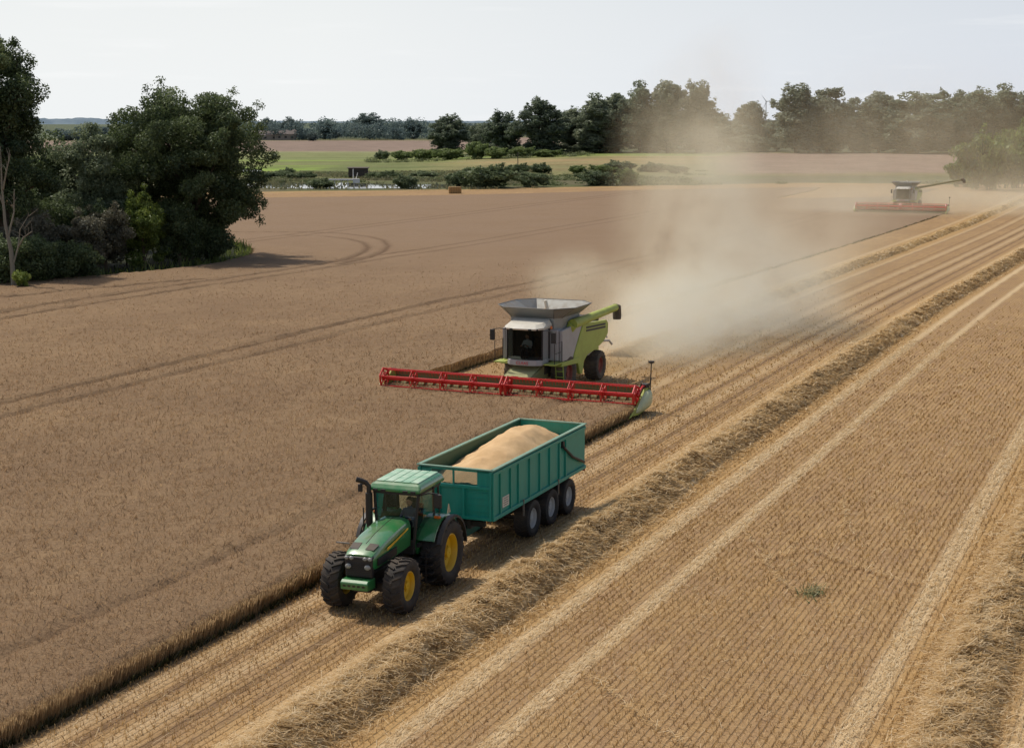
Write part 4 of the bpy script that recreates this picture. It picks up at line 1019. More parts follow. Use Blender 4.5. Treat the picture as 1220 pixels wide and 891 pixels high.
    MB().hexa([(1.4, -.7, 1.585), (3.2, -.7, 1.075), (3.2, .7, 1.075), (1.4, .7, 1.585), (1.4, -.7, 1.61), (3.2, -.7, 1.10), (3.2, .7, 1.10), (1.4, .7, 1.61)]).build('feeder_cover', M_FEED, fh)
    # cutting header
    HW = 6.72; hx = 3.35
    m = MB(); m.box((hx + .06, 0, .74), (.08, 2*HW, .72)); m.box((hx + .06, 0, 1.14), (.16, 2*HW, .12)); m.prism([(hx + .1, .38), (hx + .35, .22), (hx + 1.25, .10), (hx + 1.25, .06), (hx, .2)], 'y', -HW, HW); hd = m.build('header', M_LIMED, cb)
    m = MB()
    zig = [(hx + (1.36 if k % 2 else 1.24), -HW + k * .076) for k in range(int(2*HW/.076))]; m.prism([(hx + 1.2, HW), (hx + 1.2, -HW)] + zig, 'z', .07, .095)
    m.build('cutter_bar', M_DKM, hd)
    m = MB(); m.tube([(hx + .48, -HW + .1, .52), (hx + .48, HW - .1, .52)], .2, 14)
    for s in (-1, 1):
        rings = []
        for k in range(150):
            a = k * .52 * s; y = s * (.5 + k * (HW - .7) / 150)
            rings.append([(hx + .48 + r*math.cos(a), y + dy, .52 + r*math.sin(a)) for r, dy in ((.19, -.01), (.31, -.01), (.31, .01), (.19, .01))])
        m.loft(rings)
    m.build('header_auger', M_LIMED, hd, smooth=50)
    # reel in two halves
    rx, rz_, rr = 4.82, .98, .50
    for s in (-1, 1):
        y0, y1 = s*.12, s*(HW - .08)
        m = MB(); m.tube([(rx, y0, rz_), (rx, y1, rz_)], .105, 14); re_ = m.build('reel', M_RED, hd, smooth=50)
        for k in range(5):
            m = MB(); y = y0 + (y1 - y0) * (k + .0) / 4; e = k in (0, 4); w_ = .035 if not e else .05
            for q in range(6):
                a = 2*PI*q/6 + .3; a2 = a + 2*PI/6
                p = (rx + rr*math.cos(a), y, rz_ + rr*math.sin(a)); p2 = (rx + rr*math.cos(a2), y, rz_ + rr*math.sin(a2))
                m.tube([(rx, y, rz_), p], .034, 5); m.tube([p, p2], .026 if not e else .055, 5); 
                md = (rx + .55*rr*math.cos(a), y, rz_ + .55*rr*math.sin(a)); md2 = (rx + .55*rr*math.cos(a2), y, rz_ + .55*rr*math.sin(a2)); m.tube([md, md2], .03, 5)
            m.lathe([(.18, -w_), (.18, w_)], (rx, y, rz_), 'y', 16)
            m.build('reel_spider', M_RED, re_, smooth=40)
        for q in range(6):
            a = 2*PI*q/6 + .3; px_, pz_ = rx + rr*math.cos(a), rz_ + rr*math.sin(a)
            b = MB(); b.tube([(px_, y0, pz_), (px_, y1, pz_)], .030, 6)
            n_t = int(abs(y1-y0)/.17)
            for k in range(n_t):
                y = y0 + (y1-y0)*(k+.5)/n_t; b.tube([(px_, y, pz_), (px_ - .05, y, pz_ - .21)], .008, 3)
            b.build('reel_bat', M_RED, re_, smooth=40)
    m = MB()
    for y in (-HW + .02, 0, HW - .02):
        m.tube([(hx + .05, y, 1.2), (hx + .7, y, 1.32), (rx, y, rz_)], .055, 6)
    m.build('reel_arm', M_RED, hd, smooth=40)
    hd.location.y = .18
    # end dividers
    for s in (-1, 1):
        y = s*(HW + .04)
        m = MB(); m.prism([(hx - .1, .2), (hx - .1, 1.15), (hx + .5, 1.2), (hx + 1.3, .75), (hx + 1.9, .4), (hx + 2.35, .16), (hx + 1.6, .08)], 'y', y - .06, y + .06)
        dv = m.build('divider', M_LIME, hd, bevel=.03)
        rings = []
        for (x, zc, hh, ww) in ((hx - .15, .66, .40, .05), (hx + .1, .68, .50, .22), (hx + .7, .66, .52, .34), (hx + 1.3, .50, .38, .28), (hx + 1.75, .36, .2, .12), (hx + 2.0, .28, .06, .03)):
            rings.append([(x, y + s*(.07 + .8*ww*max(0, math.cos(a))), zc + .82*hh*math.sin(a)) for a in [2*PI*k/14 for k in range(14)]])
        MB().loft(rings).build('divider_shield', M_SHLD, dv, smooth=60)
        m = MB(); m.tube([(hx + 1.7, y, .5), (hx + 2.4, y, .22), (hx + 2.75, y, .62 if s < 0 else .12)], (.06, .055, .03), 8); m.build('divider_tip', M_LIME, dv, smooth=50)
        if s > 0:
            m = MB(); m.tube([(hx + .1, y + .12, 1.0), (hx + .1, y + .16, 2.35)], .028, 8); m.tube([(hx + .25, y + .1, 1.1), (hx + .12, y + .14, 1.65)], .018, 6); m.lathe([(.02, 2.30), (.15, 2.36), (.15, 2.44), (.02, 2.46)], (hx + .1, y + .16, 0), 'z', 14); m.build('marker_pole', M_DKM, dv, smooth=40)
            m = MB(); m.box((hx + .25, y - .1, 1.25), (.5, .3, .22)); m.tube([(hx + .5, y - .05, 1.2), (hx + .7, y - .15, 1.45), (hx + .3, y - .2, 1.5)], .03, 6); m.build('drive_unit', M_DKM, dv, bevel=.02)
    return cb

C1 = (-30.2, 73.45, 0); C2 = (-40.5, 244.6, 0)
make_combine(C1, -PI/2, 'nearer combine harvester with its unloading auger folded back along its side', False)
def on_c(C, x, y, z): return (C[0] + y, C[1] - x, z)
person_seated('person', on_c(C1, 1.62, 0, 2.22), -PI/2, M_SHIRT2, 'driver in pale shirt sitting in the cab of the nearer combine')
make_combine(C2, -PI/2, 'far combine harvester with its unloading auger swung out to the side', True)
# ------------------------------------------------------------------ foliage
def leaf_mat(name, stops, transl=0.4):
    t = NT(name); a = t.attr('tint'); oi = t.node('ObjectInfo'); n = t.noise(t.coord(), 0.55, 3, 0.6)
    x = t.math('ADD', a, t.math('MULTIPLY', t.math('SUBTRACT', n, 0.5), 0.5))
    x = t.math('ADD', x, t.math('MULTIPLY', t.math('SUBTRACT', oi.outputs['Random'], 0.5), 0.22), clamp=True)
    col = t.ramp(x, stops)
    d = t.node('BsdfDiffuse'); t.link(col, d.inputs[0]); tr = t.node('BsdfTranslucent'); t.link(t.mix(0.5, col, (0.25, 0.32, 0.05), 'MULTIPLY'), tr.inputs[0])
    tr2 = t.node('BsdfTranslucent'); t.link(col, tr2.inputs[0])
    m = t.node('MixShader'); m.inputs[0].default_value = transl; t.link(d.outputs[0], m.inputs[1]); t.link(tr2.outputs[0], m.inputs[2])
    g = t.node('BsdfGlossy'); g.inputs['Roughness'].default_value = 0.45; g.inputs[0].default_value = (0.8, 0.85, 0.8, 1)
    m2 = t.node('MixShader'); m2.inputs[0].default_value = 0.025; t.link(m.outputs[0], m2.inputs[1]); t.link(g.outputs[0], m2.inputs[2])
    t.link(m2.outputs[0], t.out.inputs['Surface']); t.n.remove(tr)
    return t.m
def gradc(*cs): return [(k / (len(cs) - 1), srgb(*c)) for k, c in enumerate(cs)]
L_OAK = leaf_mat('oak_leaves', gradc((54, 66, 42), (76, 89, 56), (100, 113, 72), (128, 139, 98)))
L_WIL = leaf_mat('willow_leaves', gradc((82, 92, 64), (114, 125, 92), (140, 150, 116), (162, 170, 140)))
L_YEL = leaf_mat('yellow_leaves', gradc((72, 88, 40), (106, 122, 54), (134, 148, 68), (160, 170, 92)))
L_DRY = leaf_mat('dull_leaves', gradc((66, 66, 52), (90, 88, 71), (112, 108, 90), (134, 130, 110)))
L_MID = leaf_mat('wood_leaves', gradc((104, 116, 98), (122, 132, 110), (140, 148, 122), (160, 166, 138)), .55)  # distance haze greyed into the wood's leaf colours
L_MIDD = leaf_mat('dark_wood_leaves', gradc((80, 92, 78), (98, 110, 90), (118, 128, 104), (140, 148, 122)), .5)  # darker wood trees, air haze also in the colour
L_DUS = leaf_mat('dusty_wood_leaves', gradc((120, 128, 110), (136, 142, 120), (150, 154, 132), (166, 168, 146)), .55)  # paler still: dusty air before the trees put into their leaf colour
L_FAR = leaf_mat('hazy_leaves', gradc((98, 114, 114), (110, 126, 122), (124, 138, 130), (140, 152, 142)))  # bluish air haze painted into the farthest leaves
L_BUS = leaf_mat('bush_leaves', gradc((76, 88, 62), (96, 109, 76), (118, 130, 94), (142, 152, 114)))
L_CLU = leaf_mat('clump_leaves', gradc((70, 88, 44), (94, 114, 54), (120, 138, 68), (146, 160, 92)))
L_GRN = leaf_mat('bright_bush_leaves', gradc((88, 104, 62), (112, 128, 76), (134, 148, 90), (156, 168, 110)))
M_BARK = paint('bark', srgb(70, 60, 48), 0.9, 0.3, scale=4)
M_PALEB = paint('pale_bark', srgb(126, 120, 106), 0.85, 0.25, scale=4)

def leaf_quads(C, Rv, n, size, rg, tint, up=0.25, shell=0.45):
    """n leaves in each puff: C (k,3) centres, Rv (k,3) radii, tint (k,)"""
    k = len(C); d = rg.normal(size=(k, n, 3)); d /= np.linalg.norm(d, axis=2, keepdims=True)
    r = (shell + (1 - shell) * rg.random((k, n, 1)) ** 0.7)
    P = C[:, None] + d * r * Rv[:, None]
    nn = d * 0.7 + rg.normal(0, 0.55, (k, n, 3)); nn[..., 2] += up; nn /= np.linalg.norm(nn, axis=2, keepdims=True)
    a = np.cross(nn, rg.normal(size=(k, n, 3))); a /= np.linalg.norm(a, axis=2, keepdims=True) + 1e-9; b = np.cross(nn, a)
    s = size * rg.uniform(0.6, 1.35, (k, n, 1))
    V = np.stack([P - a * s, P + b * s * .55, P + a * s + nn * s * .15, P - b * s * .55], 2).reshape(-1, 3)
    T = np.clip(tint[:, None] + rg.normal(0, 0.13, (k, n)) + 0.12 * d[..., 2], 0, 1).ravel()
    return V, np.arange(4 * k * n).reshape(-1, 4), T

def crown_puffs(H, Rr, lo, n, pr, rg, lump=0.25, top=1.0, squash=0.75):
    """puff centres that fill an uneven crown from height lo to H with radius Rr"""
    zc = (H + lo) / 2; hz = (H - lo) / 2; out = []; ph = rg.uniform(0, 6.28, 6); tries = 0
    while len(out) < n and tries < n * 60:
        tries += 1
        d = rg.normal(size=3); d /= np.linalg.norm(d); q = rg.random() ** 0.42
        az = math.atan2(d[1], d[0])
        lm = 1 + lump * (0.6 * math.sin(2 * az + ph[0]) * math.cos(2.2 * d[2] + ph[1]) + 0.6 * math.sin(3 * az + ph[2] + 3 * d[2]) + 0.4 * math.sin(5 * az + ph[3] - 4 * d[2]))
        p = np.array([d[0] * (Rr - pr * .7) * lm * q, d[1] * (Rr - pr * .7) * lm * q, zc + d[2] * (hz - pr * .6) * (1 + (lm - 1) * .5) * q])
        t_ = (p[2] - lo) / (H - lo)
        if top < 1: p[:2] *= 1 - (1 - top) * max(0, t_) ** 1.5
        if all(np.linalg.norm((p - o) / np.array([1, 1, squash])) > pr * .62 for o in out): out.append(p)
    return np.array(out)

def make_tree(name, loc, H, Rr, lo, n, pr, per, size, leaf, bark, seed, trunk_r=0.3, lump=0.25, top=1.0, limbs=9, stems=1, squash=0.75, trunk=True):
    rg = np.random.default_rng(seed); root = empty(name, loc)
    C = crown_puffs(H, Rr, lo, n, pr, rg, lump, top, squash); k = len(C)
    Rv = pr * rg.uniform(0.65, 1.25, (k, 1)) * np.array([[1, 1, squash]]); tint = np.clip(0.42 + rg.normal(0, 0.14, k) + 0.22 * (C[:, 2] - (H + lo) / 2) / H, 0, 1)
    V, F, T = leaf_quads(C, Rv, per, size, rg, tint)
    # loose sprays at the outline
    m = int(k * 0.5); ii = rg.integers(0, k, m); dirs = C[ii] - np.array([0, 0, (H + lo) / 2]); dirs /= np.linalg.norm(dirs, axis=1, keepdims=True) + 1e-6
    V2, F2, T2 = leaf_quads(C[ii] + dirs * pr * 1.05, np.full((m, 3), pr * .45), max(8, per // 7), size * .9, rg, tint[ii], shell=0.1)
    V, F, T = join([(V, F, T), (V2, F2, T2)])
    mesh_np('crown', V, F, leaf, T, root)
    if trunk:
        tb = MB(); order = rg.permutation(k)[:limbs]
        for s in range(stems):
            bx, by = (0, 0) if stems == 1 else (rg.uniform(-.4, .4) * Rr * .4, rg.uniform(-.4, .4) * Rr * .4)
            tb.tube([(bx, by, -.3), (bx * 1.02, by, 0.15), (bx + .03 * H * rg.normal() * .3, by, lo + (H - lo) * .2), (bx * .5 + rg.normal() * .03 * H, by * .5 + rg.normal() * .03 * H, lo + (H - lo) * .65), (0, 0, lo + (H - lo) * .9)], [trunk_r * 1.5, trunk_r * 1.1, trunk_r * .85, trunk_r * .4, trunk_r * .12], 9)
        for q in order:
            z0 = rg.uniform(max(lo * .6, .3), lo + (H - lo) * .45); p = C[q]; mid = np.array([p[0] * .45, p[1] * .45, z0 * .45 + p[2] * .55]) + rg.normal(0, .03 * H, 3) * .5
            tb.tube([(0, 0, z0), tuple(mid), tuple(p)], [trunk_r * .45, trunk_r * .28, trunk_r * .08], 6)
        tb.build('trunk', bark, root, smooth=50)
    return root
def lab(o, label, cat, group): return tag(o, label, cat, group)

# --- the wood on the left
G1 = 'trees and bushes of the wood at the left edge'
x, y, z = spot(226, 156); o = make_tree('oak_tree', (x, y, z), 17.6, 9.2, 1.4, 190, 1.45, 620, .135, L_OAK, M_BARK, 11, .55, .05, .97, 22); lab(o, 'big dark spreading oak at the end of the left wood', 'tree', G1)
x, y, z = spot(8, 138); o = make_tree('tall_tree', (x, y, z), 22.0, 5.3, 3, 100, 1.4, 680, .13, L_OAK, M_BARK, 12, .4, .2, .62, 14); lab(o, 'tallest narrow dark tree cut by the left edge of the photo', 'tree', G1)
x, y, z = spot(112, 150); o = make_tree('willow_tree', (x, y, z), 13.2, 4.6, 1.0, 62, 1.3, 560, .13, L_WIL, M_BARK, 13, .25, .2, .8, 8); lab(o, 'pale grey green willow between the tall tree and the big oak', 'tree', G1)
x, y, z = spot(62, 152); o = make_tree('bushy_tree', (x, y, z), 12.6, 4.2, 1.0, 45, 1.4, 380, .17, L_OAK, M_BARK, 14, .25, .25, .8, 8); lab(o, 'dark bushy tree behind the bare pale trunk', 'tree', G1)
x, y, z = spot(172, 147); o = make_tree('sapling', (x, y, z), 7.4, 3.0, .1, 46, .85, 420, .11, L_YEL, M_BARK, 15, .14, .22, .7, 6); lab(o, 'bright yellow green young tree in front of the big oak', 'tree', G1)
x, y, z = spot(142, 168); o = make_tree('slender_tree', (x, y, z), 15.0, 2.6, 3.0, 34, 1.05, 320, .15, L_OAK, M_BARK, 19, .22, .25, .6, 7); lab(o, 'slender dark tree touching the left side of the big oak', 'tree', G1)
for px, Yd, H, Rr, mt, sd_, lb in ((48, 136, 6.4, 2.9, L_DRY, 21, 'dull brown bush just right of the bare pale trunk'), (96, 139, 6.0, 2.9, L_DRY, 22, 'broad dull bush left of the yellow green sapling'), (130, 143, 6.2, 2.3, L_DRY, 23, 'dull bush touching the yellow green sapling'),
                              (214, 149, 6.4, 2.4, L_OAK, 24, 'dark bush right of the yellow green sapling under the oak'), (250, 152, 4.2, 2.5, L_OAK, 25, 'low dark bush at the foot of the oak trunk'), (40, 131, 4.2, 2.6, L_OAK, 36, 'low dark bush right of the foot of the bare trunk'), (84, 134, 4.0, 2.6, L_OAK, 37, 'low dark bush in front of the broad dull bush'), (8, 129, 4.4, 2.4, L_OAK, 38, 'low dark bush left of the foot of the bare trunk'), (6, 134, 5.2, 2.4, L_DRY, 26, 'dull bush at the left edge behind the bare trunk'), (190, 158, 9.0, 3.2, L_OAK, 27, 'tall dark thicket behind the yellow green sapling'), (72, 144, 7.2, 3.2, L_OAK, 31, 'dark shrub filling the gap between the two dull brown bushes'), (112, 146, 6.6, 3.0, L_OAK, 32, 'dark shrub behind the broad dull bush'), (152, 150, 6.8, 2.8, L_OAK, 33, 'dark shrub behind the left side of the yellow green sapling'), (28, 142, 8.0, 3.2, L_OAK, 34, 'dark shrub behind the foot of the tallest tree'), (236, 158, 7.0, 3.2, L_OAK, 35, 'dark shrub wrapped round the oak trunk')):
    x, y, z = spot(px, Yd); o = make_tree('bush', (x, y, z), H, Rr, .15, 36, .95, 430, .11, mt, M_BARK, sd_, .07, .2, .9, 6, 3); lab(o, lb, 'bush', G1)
x, y, z = spot(27, 126); o = make_tree('bush', (x, y, z), 2.0, .8, .1, 9, .42, 200, .09, L_YEL, M_BARK, 28, .03, .2, .9, 3); lab(o, 'tiny yellow green bush beside the foot of the bare pale trunk', 'bush', G1)
# bare pale tree
x, y, z = spot(17, 127); root = empty('bare_tree', (x, y, z), 0, 'bare pale dead tree with forked branches at the left edge', 'tree', G1)
rg = np.random.default_rng(5); m = MB()
m.tube([(0, 0, -.2), (-.05, 0, 1.6), (-.2, .1, 3.2), (-.75, .2, 5.4), (-.9, .2, 8.4), (-.75, .1, 11.6)], [.26, .2, .17, .12, .08, .02], 9); m.build('trunk', M_PALEB, root, smooth=60)
m = MB()
for p in ([(-.1, 0, 1.9), (.55, .1, 3.6), (.9, 0, 5.0), (1.7, .2, 6.2)], [(-.45, .15, 4.4), (.1, .3, 6.3), (.35, .2, 8.2)], [(-.85, .2, 7.0), (-1.5, .1, 8.6), (-1.7, .2, 10.2)], [(-.8, .2, 8.2), (-.2, 0, 9.6), (.2, .1, 11)], [(.55, .1, 3.6), (1.4, -.2, 4.4), (2.2, -.1, 4.9)]):
    m.tube(p, [.09, .06, .04, .012][:len(p)], 6)
    for q in range(5):
        a = Vector(p[-1]).lerp(Vector(p[1]), rg.random()); b = a + Vector((rg.normal() * .6, rg.normal() * .4, .5 + rg.random() * .6)); m.tube([a, a.lerp(b, .5) + Vector((.1, 0, .05)), b], [.025, .015, .005], 4)
m.build('branches', M_PALEB, root, smooth=60)
# grassy verge of the wood
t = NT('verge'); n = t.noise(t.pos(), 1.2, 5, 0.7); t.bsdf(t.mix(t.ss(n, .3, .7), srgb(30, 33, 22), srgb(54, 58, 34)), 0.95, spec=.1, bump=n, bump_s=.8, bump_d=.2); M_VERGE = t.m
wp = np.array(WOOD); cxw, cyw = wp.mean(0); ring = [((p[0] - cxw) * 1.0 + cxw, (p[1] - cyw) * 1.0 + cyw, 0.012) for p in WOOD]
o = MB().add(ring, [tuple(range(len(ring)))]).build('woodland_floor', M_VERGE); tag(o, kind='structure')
L_GRASS = leaf_mat('verge_grass', gradc((44, 52, 28), (70, 82, 38), (104, 116, 54), (140, 148, 78)), .4)
n = 42000; bx = rng.uniform(wp[:, 0].min(), wp[:, 0].max(), n); by = rng.uniform(wp[:, 1].min(), wp[:, 1].max(), n); k = in_poly(bx, by, WOOD) & in_view(bx, by, .36); bx, by = bx[k], by[k]
dE = poly_dist(bx, by, WOOD[:9]); k = rng.random(len(bx)) < np.exp(-dE / 2.2); bx, by, dE = bx[k], by[k], dE[k]; n = len(bx)
tipx = np.exp(-np.hypot(bx - WOOD[6][0], by - WOOD[6][1]) / 7)
Vb, Fb = blades(np.stack([bx, by, np.zeros(n)], 1), rng.uniform(.35, 1.0, n) * (1 - .3 * tipx), rng.uniform(.08, .2, n), rng.normal(0, .3, (n, 2)), rng.uniform(0, PI, n), .3)
o = mesh_np('verge_grass', Vb, Fb, L_GRASS, np.clip(.36 + rng.normal(0, .16, n) + .6 * tipx, 0, 1)); tag(o, 'rough grass growing along the edge of the left wood', 'grass', kind='stuff')

# --- right-hand wood: individual trees on the rise
G2 = 'trees of the wood along the skyline right of centre'
protos = []
for q, (H, Rr, lo, lump, top) in enumerate(((22, 8.2, .2, .12, .9), (21, 7.0, .2, .18, .75), (23, 6.6, .6, .22, .75), (20, 9.0, .2, .14, .9), (22, 6.0, .2, .2, .65))):
    protos.append((H, Rr, lo, lump, top))
first = {}
def skyline(name, px, Yd, Hwant, Wwant, kind, leaf, label, cat='tree', group=G2, rot=None):
    x, y, z = spot(px, Yd); key = (kind, leaf.name); H, Rr, lo, lump, top = protos[kind]
    if key not in first:
        o = make_tree(name, (x, y, z), H, Rr, lo, 120, 1.75, 125, .40, leaf, M_BARK, 40 + kind + len(leaf.name), .4, lump, top, 8); first[key] = o
    else:
        o = copy_tree(first[key]); o.name = name
    o.location = (x, y, z - .3); s = Hwant / H; w_ = Wwant / (2 * Rr); o.scale = (w_, w_, s); o.rotation_euler = (0, 0, (px * 1.7) % 6.28 if rot is None else rot)
    return tag(o, label, cat, group)
S = 545 / F_PX     # metres per photo pixel at the skyline wood
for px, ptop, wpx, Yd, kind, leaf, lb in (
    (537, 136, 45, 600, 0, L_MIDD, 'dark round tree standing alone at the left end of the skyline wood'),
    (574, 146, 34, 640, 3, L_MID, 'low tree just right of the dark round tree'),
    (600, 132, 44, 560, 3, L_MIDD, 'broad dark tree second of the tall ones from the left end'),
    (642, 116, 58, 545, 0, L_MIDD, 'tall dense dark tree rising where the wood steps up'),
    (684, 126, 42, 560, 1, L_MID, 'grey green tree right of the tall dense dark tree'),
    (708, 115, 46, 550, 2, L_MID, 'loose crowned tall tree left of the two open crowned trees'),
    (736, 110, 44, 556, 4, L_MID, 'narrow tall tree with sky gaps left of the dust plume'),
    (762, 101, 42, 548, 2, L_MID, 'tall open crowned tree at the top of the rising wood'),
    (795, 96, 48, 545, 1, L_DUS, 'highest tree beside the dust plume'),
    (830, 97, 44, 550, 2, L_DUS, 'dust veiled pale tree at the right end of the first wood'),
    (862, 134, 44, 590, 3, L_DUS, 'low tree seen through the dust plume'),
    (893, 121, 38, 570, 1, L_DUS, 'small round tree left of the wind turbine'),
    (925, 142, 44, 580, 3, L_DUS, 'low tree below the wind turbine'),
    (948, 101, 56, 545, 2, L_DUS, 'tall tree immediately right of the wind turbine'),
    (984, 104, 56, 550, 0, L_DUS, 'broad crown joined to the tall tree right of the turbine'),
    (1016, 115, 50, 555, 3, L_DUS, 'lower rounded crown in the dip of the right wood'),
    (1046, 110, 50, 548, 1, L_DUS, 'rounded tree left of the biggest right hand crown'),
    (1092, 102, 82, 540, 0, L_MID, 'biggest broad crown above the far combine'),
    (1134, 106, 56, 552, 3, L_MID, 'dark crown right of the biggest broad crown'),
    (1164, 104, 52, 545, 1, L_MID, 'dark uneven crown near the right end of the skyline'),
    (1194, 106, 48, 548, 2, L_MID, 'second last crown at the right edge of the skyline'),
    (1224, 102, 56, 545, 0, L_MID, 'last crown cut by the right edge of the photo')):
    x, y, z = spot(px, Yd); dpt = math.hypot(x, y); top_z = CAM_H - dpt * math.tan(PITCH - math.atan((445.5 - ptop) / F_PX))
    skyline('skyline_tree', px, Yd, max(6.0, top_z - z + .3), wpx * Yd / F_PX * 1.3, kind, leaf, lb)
# scrub under the skyline trees
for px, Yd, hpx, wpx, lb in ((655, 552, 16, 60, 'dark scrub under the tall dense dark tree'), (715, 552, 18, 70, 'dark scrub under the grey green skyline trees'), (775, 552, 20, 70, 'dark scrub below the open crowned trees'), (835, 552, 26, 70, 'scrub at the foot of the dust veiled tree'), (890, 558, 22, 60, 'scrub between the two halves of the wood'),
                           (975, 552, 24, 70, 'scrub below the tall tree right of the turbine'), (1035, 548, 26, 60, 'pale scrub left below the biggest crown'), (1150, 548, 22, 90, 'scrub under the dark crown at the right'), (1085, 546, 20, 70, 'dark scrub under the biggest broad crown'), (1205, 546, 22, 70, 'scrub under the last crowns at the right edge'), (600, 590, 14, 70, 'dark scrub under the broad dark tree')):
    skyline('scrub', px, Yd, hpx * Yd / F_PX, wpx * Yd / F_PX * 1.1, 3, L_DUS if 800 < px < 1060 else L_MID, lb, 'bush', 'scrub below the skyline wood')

# --- far belt that reads as one mass, and the few trees that stand out of it
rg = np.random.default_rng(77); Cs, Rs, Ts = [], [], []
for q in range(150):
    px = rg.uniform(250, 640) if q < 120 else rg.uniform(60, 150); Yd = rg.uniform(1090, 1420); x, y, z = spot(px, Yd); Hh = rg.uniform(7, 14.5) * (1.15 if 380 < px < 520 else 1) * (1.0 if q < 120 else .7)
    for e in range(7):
        r = Hh * .30; Cs.append((x + rg.normal() * Hh * .42, y + rg.normal() * Hh * .4, z + rg.uniform(.12, .8) * Hh)); Rs.append((r * 1.15, r * 1.15, r * .85)); Ts.append(.35 + rg.normal() * .1 + (Yd - 1250) / 900)  # farther clumps tinted paler to paint haze by distance
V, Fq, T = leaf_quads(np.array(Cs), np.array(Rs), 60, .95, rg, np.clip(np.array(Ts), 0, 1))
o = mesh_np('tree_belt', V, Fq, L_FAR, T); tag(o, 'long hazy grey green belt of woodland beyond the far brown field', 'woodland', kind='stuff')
G3 = 'trees standing out of the far hazy belt'
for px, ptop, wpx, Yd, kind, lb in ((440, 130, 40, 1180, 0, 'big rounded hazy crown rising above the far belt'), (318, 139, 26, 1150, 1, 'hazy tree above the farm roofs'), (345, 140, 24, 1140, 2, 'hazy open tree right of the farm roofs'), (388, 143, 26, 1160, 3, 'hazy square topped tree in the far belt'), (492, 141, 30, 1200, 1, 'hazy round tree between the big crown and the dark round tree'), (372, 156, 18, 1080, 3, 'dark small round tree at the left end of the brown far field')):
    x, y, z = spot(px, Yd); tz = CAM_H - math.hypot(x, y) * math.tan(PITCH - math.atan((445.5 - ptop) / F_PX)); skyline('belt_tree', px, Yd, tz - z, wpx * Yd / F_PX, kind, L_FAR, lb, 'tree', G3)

# --- bushes by the pond and on the meadow
G4 = 'bushes round the pond and on the far meadow'
bproto = {}
def bush(px, Yd, hpx, wpx, leaf, lb, group=G4, name='bush'):
    x, y, z = spot(px, Yd); key = leaf.name
    if key not in bproto: bproto[key] = make_tree(name, (x, y, z), 4.0, 3.2, .0, 46, .85, 150, .20, leaf, M_BARK, 90 + len(key), .06, .28, 1.0, 6, 3, .8); o = bproto[key]
    else: o = copy_tree(bproto[key]); o.name = name
    o.location = (x, y, z - .15); o.scale = (wpx * Yd / F_PX / 6.4, wpx * Yd / F_PX / 6.4, hpx * Yd / F_PX / 3.9); o.rotation_euler = (0, 0, (px * 2.3) % 6.28)
    return tag(o, lb, 'bush', group)
for a in ((575, 326, 28, 74, L_BUS, 'largest dark rounded bush beyond the straw bale'), (545, 334, 18, 34, L_BUS, 'bush on the left flank of the largest rounded bush'), (634, 330, 19, 44, L_BUS, 'dark bush right of the largest rounded bush'), (713, 338, 19, 48, L_BUS, 'dark wide bush left of the pair at the field edge'), (746, 338, 21, 30, L_GRN, 'lighter bush touching the wide dark bush'),
          (484, 322, 17, 30, L_BUS, 'round bush standing in the pond left of the bale'), (381, 322, 13, 34, L_BUS, 'low bush in front of the pond left of the jetty'), (344, 398, 10, 17, L_BUS, 'small round bush alone on the bright meadow'), (330, 372, 11, 44, L_BUS, 'dark hedge bush behind the pond near the oak'), (362, 374, 9, 30, L_BUS, 'low hedge bush left of the dark hut'),
          (455, 376, 10, 40, L_BUS, 'low bush just right of the dark hut'), (505, 378, 9, 40, L_BUS, 'low dark bush behind the bright water'), (616, 402, 13, 32, L_BUS, 'bush below the utility pole'), (643, 404, 13, 28, L_BUS, 'bush right of the one below the pole'), (688, 402, 10, 26, L_GRN, 'small light bush in the middle of the dry slope'), (716, 404, 10, 34, L_GRN, 'light green bush left of the long dark hedge'),
          (740, 408, 14, 44, L_BUS, 'long dark hedge bush on the dry slope'), (778, 410, 11, 36, L_BUS, 'bush at the right end of the long dark hedge'), (806, 402, 10, 30, L_BUS, 'small bush half veiled by the dust plume'),
          (456, 560, 11, 20, L_BUS, 'small bush at the near corner of the brown far field'), (478, 545, 11, 34, L_GRN, 'low pale bush left of the dark round tree'), (505, 535, 13, 36, L_GRN, 'pale bush below the left side of the dark round tree'), (535, 530, 13, 44, L_GRN, 'pale low bush below the dark round tree'), (568, 525, 20, 38, L_GRN, 'yellowish bush right of the dark round tree'), (590, 520, 14, 36, L_GRN, 'pale bush right below the yellowish bush'), (622, 520, 13, 34, L_GRN, 'pale bush at the left of the grassy bank'), (652, 518, 9, 40, L_GRN, 'lowest pale bush at the tip of the grassy bank'),
          (1180, 316, 74, 80, L_CLU, 'tall yellowish bush right of the far combine'), (1214, 326, 92, 76, L_CLU, 'big dark bush at the right edge behind the far combine'), (1150, 330, 38, 44, L_CLU, 'smaller bush left of the tall yellowish bush')):
    bush(*a)
